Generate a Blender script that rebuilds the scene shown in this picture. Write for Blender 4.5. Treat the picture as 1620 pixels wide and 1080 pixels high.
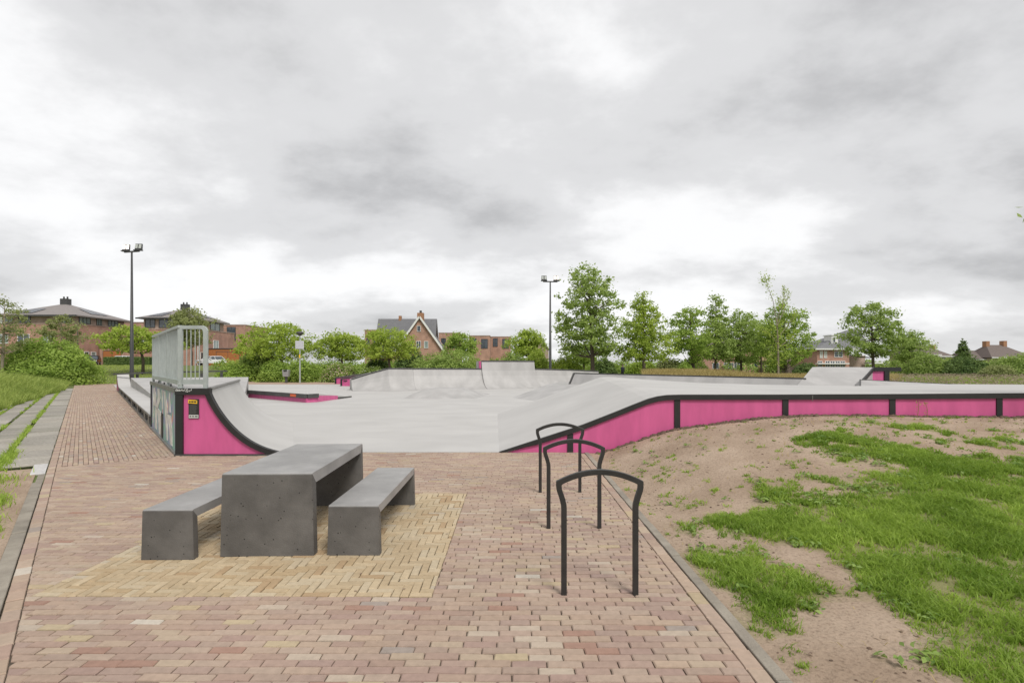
import bpy, bmesh, math, random
import numpy as np
from mathutils import Vector, Matrix

scene = bpy.context.scene
for _o in list(bpy.data.objects):
    bpy.data.objects.remove(_o)
col = scene.collection
R = math.radians
random.seed(7)
rng = np.random.default_rng(11)

# ------------------------------------------------------------------ camera
EYE = 1.72
F_PX, CX, CY = 850.0, 808.0, 577.0          # focal length and principal point in photo pixels (1620 wide)
cam_d = bpy.data.cameras.new('camera')
cam = bpy.data.objects.new('camera', cam_d); col.objects.link(cam)
cam.location = (0, 0, EYE); cam.rotation_euler = (R(90), 0, 0)
cam_d.sensor_width = 36.0; cam_d.lens = 36.0 * F_PX / 1620.0
cam_d.shift_x = (810 - CX) / 1620.0; cam_d.shift_y = (CY - 540) / 1620.0
cam_d.clip_start = 0.05; cam_d.clip_end = 5000
scene.camera = cam

# ------------------------------------------------------------------ light
SUN_EL, SUN_AZ = 52.0, 150.0                  # overcast: azimuth clockwise from +Y
world = bpy.data.worlds.new('World'); scene.world = world; world.use_nodes = True
wn, wl = world.node_tree.nodes, world.node_tree.links
wn.clear()
def wnode(t, **kw):
    n = wn.new(t)
    for k, v in kw.items(): setattr(n, k, v)
    return n
w_out = wnode('ShaderNodeOutputWorld'); w_bg = wnode('ShaderNodeBackground')
w_bg.inputs['Strength'].default_value = 0.1
sky = wnode('ShaderNodeTexSky', sky_type='NISHITA'); sky.sun_disc = False
sky.sun_elevation = R(SUN_EL); sky.sun_rotation = R(SUN_AZ)
tc = wnode('ShaderNodeTexCoord'); sep = wnode('ShaderNodeSeparateXYZ')
wl.new(tc.outputs['Generated'], sep.inputs[0])
def wmath(op, a, b=None, clamp=False):
    n = wnode('ShaderNodeMath', operation=op); n.use_clamp = clamp
    for i, v in enumerate((a, b)):
        if v is None: continue
        if isinstance(v, (int, float)): n.inputs[i].default_value = v
        else: wl.new(v, n.inputs[i])
    return n.outputs[0]
zc = wmath('ADD', wmath('MAXIMUM', sep.outputs[2], 0.0), 0.30)
comb = wnode('ShaderNodeCombineXYZ')
wl.new(wmath('DIVIDE', sep.outputs[0], zc), comb.inputs[0]); wl.new(wmath('DIVIDE', sep.outputs[1], zc), comb.inputs[1])
def wnoise(scale, detail, rough, dist, off, stretch=(1, 1, 1)):
    mp = wnode('ShaderNodeMapping'); mp.inputs['Location'].default_value = off; mp.inputs['Scale'].default_value = stretch
    wl.new(comb.outputs[0], mp.inputs[0])
    n = wnode('ShaderNodeTexNoise'); n.inputs['Scale'].default_value = scale; n.inputs['Detail'].default_value = detail
    n.inputs['Roughness'].default_value = rough; n.inputs['Distortion'].default_value = dist
    wl.new(mp.outputs[0], n.inputs[0]); return n.outputs[0]
SKY_SEED = (2.0, 6.0, 5.0)
big = wnoise(1.05, 2.5, 0.48, 0.1, SKY_SEED, (.75, 1.0, 1)); fine = wnoise(2.1, 10.0, 0.57, 0.0, (SKY_SEED[0] + 2, SKY_SEED[1] + 5, 1.0), (.85, 1, 1))
cl = wmath('ADD', wmath('MULTIPLY', big, 0.54), wmath('MULTIPLY', fine, 0.46))
ramp = wnode('ShaderNodeValToRGB'); wl.new(cl, ramp.inputs[0])
SKY_K = 0.585
er = ramp.color_ramp; er.interpolation = 'EASE'
er.elements[0].position = 0.37; er.elements[0].color = (0.455 * SKY_K, 0.455 * SKY_K, 0.462 * SKY_K, 1)
er.elements[1].position = 0.60; er.elements[1].color = (0.920 * SKY_K, 0.920 * SKY_K, 0.925 * SKY_K, 1)
_e = er.elements.new(0.495); _e.color = (0.690 * SKY_K, 0.690 * SKY_K, 0.697 * SKY_K, 1)
sc10 = wnode('ShaderNodeVectorMath', operation='SCALE'); wl.new(ramp.outputs[0], sc10.inputs[0]); sc10.inputs[3].default_value = 10.0
wmix = wnode('ShaderNodeMixRGB'); wmix.inputs[0].default_value = 0.98
wl.new(sky.outputs[0], wmix.inputs[1]); wl.new(sc10.outputs[0], wmix.inputs[2])
wl.new(wmix.outputs[0], w_bg.inputs[0]); wl.new(w_bg.outputs[0], w_out.inputs[0])

sun_d = bpy.data.lights.new('sun', 'SUN'); sun_d.energy = 1.5; sun_d.angle = R(20); sun_d.color = (1.0, 0.965, 0.91)
sun = bpy.data.objects.new('sun', sun_d); col.objects.link(sun)
_sd = Vector((math.sin(R(SUN_AZ)) * math.cos(R(SUN_EL)), math.cos(R(SUN_AZ)) * math.cos(R(SUN_EL)), math.sin(R(SUN_EL))))
sun.rotation_euler = (-_sd).to_track_quat('-Z', 'Y').to_euler(); sun.location = _sd * 60
vs = scene.view_settings
vs.view_transform = 'Standard'; vs.look = 'None'; vs.gamma = 1.0; vs.exposure = 0.90; vs.use_curve_mapping = False
scene.cycles.max_bounces = 6; scene.cycles.transparent_max_bounces = 6
try: scene.cycles.use_denoising = True
except Exception: pass

# ------------------------------------------------------------------ pixels to places
def G(px, py, h=0.0):
    """point of height h seen at photo pixel (px, py): its distance follows from its height"""
    y = (EYE - h) * F_PX / (py - CY)
    return Vector(((px - CX) / F_PX * y, y, h))
def P(px, py, y):
    """point at distance y seen at a photo pixel"""
    return Vector(((px - CX) / F_PX * y, y, EYE - (py - CY) / F_PX * y))
def XA(px, y): return (px - CX) / F_PX * y
def HA(py, y): return EYE - (py - CY) / F_PX * y

# ------------------------------------------------------------------ numpy noise
_perm = rng.random((256, 256))
def vnoise(x, y):
    x = np.asarray(x, float); y = np.asarray(y, float)
    xi = np.floor(x).astype(int); yi = np.floor(y).astype(int)
    fx = x - xi; fy = y - yi; fx = fx * fx * (3 - 2 * fx); fy = fy * fy * (3 - 2 * fy)
    a = _perm[xi & 255, yi & 255]; b = _perm[(xi + 1) & 255, yi & 255]; c = _perm[xi & 255, (yi + 1) & 255]; d = _perm[(xi + 1) & 255, (yi + 1) & 255]
    return (a * (1 - fx) + b * fx) * (1 - fy) + (c * (1 - fx) + d * fx) * fy
def fbm(x, y, o=4):
    t = 0; a = .5; s = 0
    for i in range(o):
        t = t + a * vnoise(np.asarray(x) * 2 ** i + 17.3 * i, np.asarray(y) * 2 ** i + 9.1 * i); s += a; a *= .5
    return t / s
def sstep(a, b, x):
    t = np.clip((np.asarray(x, float) - a) / (b - a), 0, 1); return t * t * (3 - 2 * t)

# ------------------------------------------------------------------ materials
MATS = {}
def new_mat(name):
    m = bpy.data.materials.new(name); m.use_nodes = True; m.node_tree.nodes.clear(); MATS[name] = m
    return m, m.node_tree.nodes, m.node_tree.links
def rgb(*c): return (c[0], c[1], c[2], 1.0)
def mat(name, c1, c2=None, scale=4.0, rough=0.7, bump=0.0, bscale=40.0, metal=0.0, detail=5.0, spec=0.4, stretch=None, speck=None, stain=None):
    """base colour between c1 and c2 by noise, fine relief by a second noise, optional dark specks and soft stains"""
    m, n, l = new_mat(name)
    out = n.new('ShaderNodeOutputMaterial'); b = n.new('ShaderNodeBsdfPrincipled'); l.new(b.outputs[0], out.inputs[0])
    b.inputs['Roughness'].default_value = rough; b.inputs['Metallic'].default_value = metal
    b.inputs['Specular IOR Level'].default_value = spec
    t = n.new('ShaderNodeTexCoord'); src = t.outputs['Object']
    if stretch:
        mp = n.new('ShaderNodeMapping'); mp.inputs['Scale'].default_value = stretch; l.new(src, mp.inputs[0]); src2 = mp.outputs[0]
    else: src2 = src
    c2 = c2 or tuple(x * 0.88 for x in c1)
    nz = n.new('ShaderNodeTexNoise'); nz.inputs['Scale'].default_value = scale; nz.inputs['Detail'].default_value = detail; nz.inputs['Roughness'].default_value = .6
    l.new(src2, nz.inputs[0])
    rp = n.new('ShaderNodeValToRGB'); rp.color_ramp.elements[0].position = .32; rp.color_ramp.elements[1].position = .68
    rp.color_ramp.elements[0].color = rgb(*c1); rp.color_ramp.elements[1].color = rgb(*c2); l.new(nz.outputs[0], rp.inputs[0])
    cur = rp.outputs[0]
    if stain:
        s2 = n.new('ShaderNodeTexNoise'); s2.inputs['Scale'].default_value = stain[0]; s2.inputs['Detail'].default_value = 6
        l.new(src2, s2.inputs[0])
        r2 = n.new('ShaderNodeValToRGB'); r2.color_ramp.elements[0].position = .40; r2.color_ramp.elements[1].position = .62
        k = stain[1]; r2.color_ramp.elements[0].color = (k, k, k, 1); r2.color_ramp.elements[1].color = (1, 1, 1, 1); l.new(s2.outputs[0], r2.inputs[0])
        mx = n.new('ShaderNodeMixRGB'); mx.blend_type = 'MULTIPLY'; mx.inputs[0].default_value = 1; l.new(cur, mx.inputs[1]); l.new(r2.outputs[0], mx.inputs[2]); cur = mx.outputs[0]
    if speck:
        vo = n.new('ShaderNodeTexVoronoi'); vo.inputs['Scale'].default_value = speck[0]; l.new(src, vo.inputs[0])
        r3 = n.new('ShaderNodeValToRGB'); r3.color_ramp.elements[0].position = speck[1]; r3.color_ramp.elements[1].position = speck[1] + .03
        k = speck[2]; r3.color_ramp.elements[0].color = (k, k, k, 1); r3.color_ramp.elements[1].color = (1, 1, 1, 1); l.new(vo.outputs['Distance'], r3.inputs[0])
        mx = n.new('ShaderNodeMixRGB'); mx.blend_type = 'MULTIPLY'; mx.inputs[0].default_value = 1; l.new(cur, mx.inputs[1]); l.new(r3.outputs[0], mx.inputs[2]); cur = mx.outputs[0]
    l.new(cur, b.inputs['Base Color'])
    if bump:
        bz = n.new('ShaderNodeTexNoise'); bz.inputs['Scale'].default_value = bscale; bz.inputs['Detail'].default_value = 4; l.new(src, bz.inputs[0])
        bp = n.new('ShaderNodeBump'); bp.inputs['Strength'].default_value = bump; bp.inputs['Distance'].default_value = .02
        l.new(bz.outputs[0], bp.inputs['Height']); l.new(bp.outputs[0], b.inputs['Normal'])
    return m
def attr_mat(name, rough=0.85, bump=0.25, bscale=60.0, mottled=0.25):
    """colour from the face attribute Col, mottled a little"""
    m, n, l = new_mat(name)
    out = n.new('ShaderNodeOutputMaterial'); b = n.new('ShaderNodeBsdfPrincipled'); l.new(b.outputs[0], out.inputs[0])
    b.inputs['Roughness'].default_value = rough; b.inputs['Specular IOR Level'].default_value = .25
    a = n.new('ShaderNodeAttribute'); a.attribute_name = 'Col'
    g = n.new('ShaderNodeNewGeometry')
    nz = n.new('ShaderNodeTexNoise'); nz.inputs['Scale'].default_value = 22; nz.inputs['Detail'].default_value = 5; l.new(g.outputs['Position'], nz.inputs[0])
    big = n.new('ShaderNodeTexNoise'); big.inputs['Scale'].default_value = .7; big.inputs['Detail'].default_value = 4; l.new(g.outputs['Position'], big.inputs[0])
    sm = n.new('ShaderNodeMath'); sm.operation = 'ADD'; l.new(nz.outputs[0], sm.inputs[0]); l.new(big.outputs[0], sm.inputs[1])
    mr = n.new('ShaderNodeMapRange'); mr.inputs['From Min'].default_value = .6; mr.inputs['From Max'].default_value = 1.4
    mr.inputs['To Min'].default_value = 1 - mottled; mr.inputs['To Max'].default_value = 1 + mottled; l.new(sm.outputs[0], mr.inputs[0])
    sc = n.new('ShaderNodeVectorMath'); sc.operation = 'SCALE'; l.new(a.outputs['Color'], sc.inputs[0]); l.new(mr.outputs[0], sc.inputs[3])
    l.new(sc.outputs[0], b.inputs['Base Color'])
    bz = n.new('ShaderNodeTexNoise'); bz.inputs['Scale'].default_value = bscale; bz.inputs['Detail'].default_value = 4; l.new(g.outputs['Position'], bz.inputs[0])
    bp = n.new('ShaderNodeBump'); bp.inputs['Strength'].default_value = bump; bp.inputs['Distance'].default_value = .01
    l.new(bz.outputs[0], bp.inputs['Height']); l.new(bp.outputs[0], b.inputs['Normal'])
    return m
def leaf_mat(name, dark, light, trans=0.35):
    """leaf colour by the per-leaf attribute tone, light passing through the blade"""
    m, n, l = new_mat(name)
    out = n.new('ShaderNodeOutputMaterial'); a = n.new('ShaderNodeAttribute'); a.attribute_name = 'tone'
    rp = n.new('ShaderNodeMixRGB'); rp.inputs[1].default_value = rgb(*dark); rp.inputs[2].default_value = rgb(*light); l.new(a.outputs['Fac'], rp.inputs[0])
    b = n.new('ShaderNodeBsdfPrincipled'); b.inputs['Roughness'].default_value = .55; b.inputs['Specular IOR Level'].default_value = .3; l.new(rp.outputs[0], b.inputs['Base Color'])
    t = n.new('ShaderNodeBsdfTranslucent'); l.new(rp.outputs[0], t.inputs[0])
    ad = n.new('ShaderNodeMixShader'); ad.inputs[0].default_value = trans; l.new(b.outputs[0], ad.inputs[1]); l.new(t.outputs[0], ad.inputs[2])
    l.new(ad.outputs[0], out.inputs[0])
    return m
def emit_mat(name, c, s):
    m, n, l = new_mat(name)
    out = n.new('ShaderNodeOutputMaterial'); e = n.new('ShaderNodeEmission'); e.inputs[0].default_value = rgb(*c); e.inputs[1].default_value = s
    l.new(e.outputs[0], out.inputs[0]); return m
def brick_wall_mat(name, c1, c2, mortar, bw=0.22, bh=0.065):
    """far brickwork: fine courses in the material"""
    m, n, l = new_mat(name)
    out = n.new('ShaderNodeOutputMaterial'); b = n.new('ShaderNodeBsdfPrincipled'); l.new(b.outputs[0], out.inputs[0]); b.inputs['Roughness'].default_value = .9
    g = n.new('ShaderNodeNewGeometry'); s = n.new('ShaderNodeSeparateXYZ'); l.new(g.outputs['Position'], s.inputs[0])
    ad = n.new('ShaderNodeMath'); ad.operation = 'ADD'; l.new(s.outputs[0], ad.inputs[0]); l.new(s.outputs[1], ad.inputs[1])
    cb = n.new('ShaderNodeCombineXYZ'); l.new(ad.outputs[0], cb.inputs[0]); l.new(s.outputs[2], cb.inputs[1])
    br = n.new('ShaderNodeTexBrick'); br.inputs['Scale'].default_value = 1; br.inputs['Brick Width'].default_value = bw; br.inputs['Row Height'].default_value = bh
    br.inputs['Mortar Size'].default_value = .006; br.inputs['Color1'].default_value = rgb(*c1); br.inputs['Color2'].default_value = rgb(*c2); br.inputs['Mortar'].default_value = rgb(*mortar)
    l.new(cb.outputs[0], br.inputs[0])
    nz = n.new('ShaderNodeTexNoise'); nz.inputs['Scale'].default_value = 1.1; nz.inputs['Detail'].default_value = 5; l.new(g.outputs['Position'], nz.inputs[0])
    mr = n.new('ShaderNodeMapRange'); mr.inputs['From Min'].default_value = .3; mr.inputs['From Max'].default_value = .7; mr.inputs['To Min'].default_value = .78; mr.inputs['To Max'].default_value = 1.15; l.new(nz.outputs[0], mr.inputs[0])
    sc = n.new('ShaderNodeVectorMath'); sc.operation = 'SCALE'; l.new(br.outputs[0], sc.inputs[0]); l.new(mr.outputs[0], sc.inputs[3]); l.new(sc.outputs[0], b.inputs['Base Color'])
    return m
def roof_mat(name, c1, c2, pitch=0.33):
    """far roof tiles: courses as relief bands"""
    m, n, l = new_mat(name)
    out = n.new('ShaderNodeOutputMaterial'); b = n.new('ShaderNodeBsdfPrincipled'); l.new(b.outputs[0], out.inputs[0]); b.inputs['Roughness'].default_value = .75
    g = n.new('ShaderNodeNewGeometry'); w = n.new('ShaderNodeTexWave'); w.bands_direction = 'Z'; w.wave_profile = 'SAW'; w.inputs['Scale'].default_value = 1 / pitch / 3.2; w.inputs['Distortion'].default_value = .15
    l.new(g.outputs['Position'], w.inputs[0])
    nz = n.new('ShaderNodeTexNoise'); nz.inputs['Scale'].default_value = 2.4; nz.inputs['Detail'].default_value = 6; l.new(g.outputs['Position'], nz.inputs[0])
    rp = n.new('ShaderNodeMixRGB'); rp.inputs[1].default_value = rgb(*c1); rp.inputs[2].default_value = rgb(*c2); l.new(nz.outputs[0], rp.inputs[0]); l.new(rp.outputs[0], b.inputs['Base Color'])
    bp = n.new('ShaderNodeBump'); bp.inputs['Strength'].default_value = .6; bp.inputs['Distance'].default_value = .05; l.new(w.outputs[0], bp.inputs['Height']); l.new(bp.outputs[0], b.inputs['Normal'])
    return m

M_brick = attr_mat('clay_paver', mottled=.17)
M_sand = mat('joint_sand', (.115, .09, .068), (.06, .05, .036), 6, .95, .4, 120)
M_slab = attr_mat('grey_paving_slab', mottled=.38)
M_kerb = mat('concrete_kerb', (.34, .305, .25), (.25, .22, .18), 5, .9, .5, 70, stain=(1.5, .75))
M_conc = mat('skatepark_concrete', (.49, .478, .462), (.445, .433, .418), .7, .55, .06, 60, detail=10, spec=.35, stain=(.45, .93), stretch=(1, 1.5, 1))
M_conc2 = mat('skate_ramp_concrete', (.44, .428, .417), (.385, .375, .365), .9, .55, .06, 60, detail=7, spec=.35, stain=(.6, .85), stretch=(1.8, 1.8, .6))
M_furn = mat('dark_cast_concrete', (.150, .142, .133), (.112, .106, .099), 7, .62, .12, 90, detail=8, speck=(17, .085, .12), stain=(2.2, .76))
M_furntop = mat('toplit_concrete', (.33, .322, .315), (.27, .264, .258), 6, .5, .1, 90, detail=8, stain=(1.8, .80), speck=(30, .05, .4))  # tabletop and seats paler than the legs: light from above put into the colour
M_pink = mat('pink_coated_panel', (.62, .12, .29), (.57, .105, .265), 1.2, .45, .03, 30, stain=(2.5, .88), stretch=(2, 2, .5))
M_black = mat('black_steel', (.017, .017, .017), (.026, .025, .024), 3, .5, .05, 60)
M_blackd = mat('worn_black_steel', (.05, .05, .048), (.085, .083, .08), 2.2, .5, .1, 50)
M_rack = mat('anthracite_powder_coat', (.024, .023, .022), (.036, .034, .032), 8, .42, .05, 90)
M_galv = mat('galvanised_steel', (.44, .475, .46), (.35, .385, .37), 6, .45, .03, 60, metal=.2, spec=.5)
M_steel = mat('dull_steel_trim', (.24, .235, .22), (.16, .155, .145), 4, .5, .05, 60, metal=.3)
M_pole = mat('dark_grey_mast', (.055, .055, .055), (.04, .04, .04), 3, .45)
M_white = mat('white_paint', (.78, .78, .76), (.68, .68, .66), 3, .5)
M_glass = mat('window_glass', (.03, .04, .05), (.09, .11, .13), .8, .08, spec=.8)
M_glassl = mat('pale_curtained_glass', (.30, .36, .33), (.16, .21, .20), .9, .1, spec=.8)
M_redbrick = brick_wall_mat('red_house_brick', (.43, .225, .16), (.36, .18, .13), (.40, .33, .28))
M_redbrick2 = brick_wall_mat('orange_house_brick', (.44, .245, .17), (.38, .20, .14), (.42, .35, .30))
M_palebrick = brick_wall_mat('pale_house_brick', (.40, .29, .235), (.33, .235, .19), (.40, .35, .30))
M_roof = roof_mat('grey_brown_roof_tile', (.20, .18, .172), (.27, .245, .235))
M_roofd = roof_mat('dark_grey_roof_tile', (.13, .13, .14), (.19, .19, .20))
M_roofb = roof_mat('brown_roof_tile', (.11, .085, .075), (.17, .135, .12))
M_solar = mat('solar_panel', (.012, .016, .03), (.02, .025, .04), 2, .15, spec=.8)
M_orange = mat('orange_brown_timber', (.42, .165, .055), (.35, .13, .045), 3, .6, stretch=(6, 6, .5))
M_chim = mat('chimney_brick', (.40, .22, .12), (.30, .15, .09), 6, .9)
M_darkmetal = mat('dark_metal', (.05, .05, .05), (.08, .08, .08), 5, .5)
M_bark = mat('bark', (.14, .11, .085), (.08, .065, .05), 9, .95, .6, 30, stretch=(3, 3, .6))
M_barkl = mat('pale_bark', (.30, .26, .19), (.20, .17, .12), 9, .95, .5, 30)
M_signgrey = mat('sign_board', (.52, .52, .55), (.44, .44, .48), 9, .5)
M_bin = mat('grey_bin', (.36, .36, .36), (.28, .28, .28), 4, .45, metal=.3)
M_carw = mat('white_car_paint', (.78, .78, .78), (.74, .74, .74), 2, .2, spec=.6)
M_carb = mat('black_car_paint', (.012, .012, .014), (.018, .018, .02), 2, .2, spec=.6)
M_rubber = mat('tyre_rubber', (.02, .02, .02), (.03, .03, .03), 9, .9)
M_red = mat('red_lamp_glass', (.35, .02, .02), (.3, .02, .02), 3, .2)
M_jacket = mat('navy_jacket', (.02, .022, .035), (.03, .03, .045), 20, .9)
M_trouser = mat('black_trousers', (.012, .012, .014), (.02, .02, .02), 20, .9)
M_skin = mat('skin', (.42, .27, .20), (.38, .24, .18), 20, .6)
M_hair = mat('grey_brown_hair', (.16, .12, .09), (.12, .09, .07), 30, .8)
M_yellow = mat('yellow_print', (.80, .50, .03), (.72, .42, .03), 20, .5)
M_stickorange = mat('orange_sticker', (.75, .16, .05), (.62, .12, .05), 20, .6)
M_blackplate = mat('black_print', (.022, .022, .02), (.03, .03, .028), 20, .4)
M_textgrey = mat('grey_print', (.13, .13, .12), (.1, .1, .1), 20, .6)
M_palegrey = mat('pale_print', (.55, .55, .52), (.48, .5, .47), 30, .5)
M_tag = mat('white_marker', (.62, .63, .60), (.5, .5, .48), 20, .6)
M_lampwarm = emit_mat('lit_flood_lamp', (1.0, .90, .80), 1.5)
M_lampoff = mat('unlit_flood_glass', (.50, .52, .48), (.42, .44, .42), 6, .15, spec=.7)
M_dirt_c = None

# ------------------------------------------------------------------ object helpers
ORG = {}
def thing(name, label, cat, loc=(0, 0, 0), group=None):
    o = bpy.data.objects.new(name, None); col.objects.link(o); o.location = loc; o.empty_display_size = .2
    o['label'] = label; o['category'] = cat
    if group: o['group'] = group
    ORG[o.name] = Vector(loc); return o
def tag(o, label, cat, group=None):
    o['label'] = label; o['category'] = cat
    if group: o['group'] = group
    return o
def structure(o): o['kind'] = 'structure'; return o
def stuff(o): o['kind'] = 'stuff'; return o
class MB:
    """collects solids in world coordinates"""
    def __init__(s): s.v = []; s.f = []
    def add(s, vs, fs):
        k = len(s.v); s.v += [tuple(map(float, p)) for p in vs]; s.f += [tuple(i + k for i in f) for f in fs]; return s
    def box(s, x0, x1, y0, y1, z0, z1):
        return s.hexa([(x0, y0, z0), (x1, y0, z0), (x1, y1, z0), (x0, y1, z0), (x0, y0, z1), (x1, y0, z1), (x1, y1, z1), (x0, y1, z1)])
    def hexa(s, p):
        return s.add(p, [(3, 2, 1, 0), (4, 5, 6, 7), (0, 1, 5, 4), (1, 2, 6, 5), (2, 3, 7, 6), (3, 0, 4, 7)])
    def prism(s, poly, vec):
        """planar polygon (3-D points) pushed along vec"""
        n = len(poly); v = Vector(vec); a = [Vector(p) for p in poly]; b = [p + v for p in a]
        return s.add(a + b, [tuple(range(n))[::-1], tuple(range(n, 2 * n))] + [(i, (i + 1) % n, n + (i + 1) % n, n + i) for i in range(n)])
    def bar(s, a, b, w, h, up=(0, 0, 1)):
        a = Vector(a); b = Vector(b); d = (b - a).normalized(); u = Vector(up)
        sd = d.cross(u)
        if sd.length < 1e-4: sd = d.cross(Vector((1, 0, 0)))
        sd.normalize(); u = sd.cross(d).normalized(); x = sd * w / 2; z = u * h / 2
        return s.hexa([a - x - z, a + x - z, b + x - z, b - x - z, a - x + z, a + x + z, b + x + z, b - x + z])
    def tube(s, pts, rad, n=8):
        pts = [Vector(p) for p in pts]; m = len(pts); rad = [rad] * m if isinstance(rad, (int, float)) else rad
        vs = []; fs = []
        for i, p in enumerate(pts):
            d = (pts[min(i + 1, m - 1)] - pts[max(i - 1, 0)]).normalized(); a = d.cross(Vector((0, 1, 0.013)))
            if a.length < .05: a = d.cross(Vector((1, 0, 0)))
            a.normalize(); b = d.cross(a)
            for k in range(n):
                t = 2 * math.pi * k / n; vs.append(p + (a * math.cos(t) + b * math.sin(t)) * rad[i])
        for i in range(m - 1):
            for k in range(n): fs.append((i * n + k, i * n + (k + 1) % n, (i + 1) * n + (k + 1) % n, (i + 1) * n + k))
        fs.append(tuple(range(n))[::-1]); fs.append(tuple(range((m - 1) * n, m * n)))
        return s.add(vs, fs)
    def build(s, name, m, parent=None, loc=None, bevel=0, smooth=False, fix=True):
        org = Vector(loc) if loc is not None else (ORG[parent.name] if parent is not None else Vector((0, 0, 0)))
        me = bpy.data.meshes.new(name); me.from_pydata([tuple(Vector(p) - org) for p in s.v], [], s.f)
        if fix:
            bm = bmesh.new(); bm.from_mesh(me); bmesh.ops.recalc_face_normals(bm, faces=bm.faces); bm.to_mesh(me); bm.free()
        me.materials.append(m)
        if smooth: me.polygons.foreach_set('use_smooth', [True] * len(me.polygons))
        o = bpy.data.objects.new(name, me); col.objects.link(o)
        if parent is not None: o.parent = parent; ORG[o.name] = org
        elif loc is not None: o.location = org; ORG[o.name] = org
        else: ORG[o.name] = Vector((0, 0, 0))
        if bevel:
            b = o.modifiers.new('bevel', 'BEVEL'); b.width = bevel; b.segments = 2; b.limit_method = 'ANGLE'; b.angle_limit = R(35)
        return o
def np_mesh(name, V, F, m, parent=None, tone=None, colr=None, smooth=False, org=None):
    """V (n,3), F (k,4) or (k,3) arrays to one mesh object; tone / colr per face"""
    org = np.array(org if org is not None else (ORG[parent.name] if parent is not None else (0, 0, 0)), float)
    V = np.asarray(V, float) - org; F = np.asarray(F, np.int32); k, c = F.shape
    me = bpy.data.meshes.new(name); me.vertices.add(len(V)); me.vertices.foreach_set('co', V.ravel())
    me.loops.add(k * c); me.loops.foreach_set('vertex_index', F.ravel()); me.polygons.add(k)
    me.polygons.foreach_set('loop_start', np.arange(k, dtype=np.int32) * c); me.polygons.foreach_set('loop_total', np.full(k, c, np.int32))
    if smooth: me.polygons.foreach_set('use_smooth', np.ones(k, bool))
    me.update(calc_edges=True)
    if tone is not None:
        a = me.attributes.new('tone', 'FLOAT', 'FACE'); a.data.foreach_set('value', np.asarray(tone, np.float32))
    if colr is not None:
        a = me.attributes.new('Col', 'FLOAT_COLOR', 'FACE'); a.data.foreach_set('color', np.c_[colr, np.ones(k)].astype(np.float32).ravel())
    me.materials.append(m)
    o = bpy.data.objects.new(name, me); col.objects.link(o)
    if parent is not None: o.parent = parent
    else: o.location = tuple(org)
    ORG[o.name] = Vector(org); return o

# ------------------------------------------------------------------ the lie of the land
L0 = np.array((-3.49, 3.67)); DL = np.array((-.6247, .7809)); NL = np.array((-.7809, -.6247))   # left edge of the brick path
def du(x, y):
    return (x - L0[0]) * NL[0] + (y - L0[1]) * NL[1], (x - L0[0]) * DL[0] + (y - L0[1]) * DL[1]
def path_pt(d, u, z=0.0): return Vector((L0[0] + NL[0] * d + DL[0] * u, L0[1] + NL[1] * d + DL[1] * u, z))
_wx = np.array([0, 1.75, 2.3, 3.2, 4.85, 6.1, 7.3, 10, 30]); _wh = np.array([0, .0, .17, .47, .69, .756, .735, .70, .65])
def bank_h(x, y):
    """dirt bank heaped against the pink wall on the right"""
    f = np.interp(x, _wx, _wh); s = sstep(3.2, 10.2, y + .0 * x)
    t = np.clip((np.asarray(x, float) - 1.6) / .9, 0, 1)
    return f * s * .98 + .05 * t * (fbm(np.asarray(x) * .9, np.asarray(y) * .9) - .45) + 0.032 * t * (fbm(np.asarray(x) * 5, np.asarray(y) * 5) - .5) - .012
def slab_edge(u): return np.interp(u, [6, 8, 22, 41, 53], [2.6, 2.4, 2.1, .5, .35])      # where grass overgrows the slabs
def land_h(x, y):
    x = np.asarray(x, float); y = np.asarray(y, float); d, u = du(x, y); de = d - slab_edge(u)
    h = np.full(np.broadcast(x, y).shape, -.035)
    left = sstep(.1, 3.6, de) * 1.1 * sstep(4, 11, u) * (1 - .65 * sstep(34, 48, u)) * (1 - sstep(52, 60, u))
    rise = sstep(46, 72, y) * (1 - sstep(-40, -26, x)) * 1.66
    rr = sstep(31, 43, y) * (1 - sstep(50, 64, y)) * sstep(3, 11, x) * (1 - .75 * sstep(16, 21, x)) * .55
    return h + np.maximum(left, rise) + rr + .12 * sstep(2.4, 4, d) * (fbm(x * .4, y * .4) - .5)
def axis(lo, hi, step, far, n):
    mid = np.arange(lo, hi + step / 2, step); t = (np.linspace(0, 1, n + 1)[1:]) ** 2.2
    return np.r_[(lo - t * (far + lo if False else far))[::-1], mid, hi + t * far]
gx = axis(-46, 26, .5, 900, 26); gy = axis(-6, 80, .5, 1500, 30)
GX, GY = np.meshgrid(gx, gy, indexing='ij'); GZ = land_h(GX, GY)
def grid_faces(a, b):
    i = np.arange(a * b).reshape(a, b); return np.stack([i[:-1, :-1], i[1:, :-1], i[1:, 1:], i[:-1, 1:]], -1).reshape(-1, 4)
M_grassland = mat('rough_grass_ground', (.115, .155, .035), (.17, .19, .06), .5, .95, .8, 25, detail=9, stain=(3.0, .75))
ground = structure(np_mesh('ground', np.stack([GX, GY, GZ], -1).reshape(-1, 3), grid_faces(len(gx), len(gy)), M_grassland, smooth=True))

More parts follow.
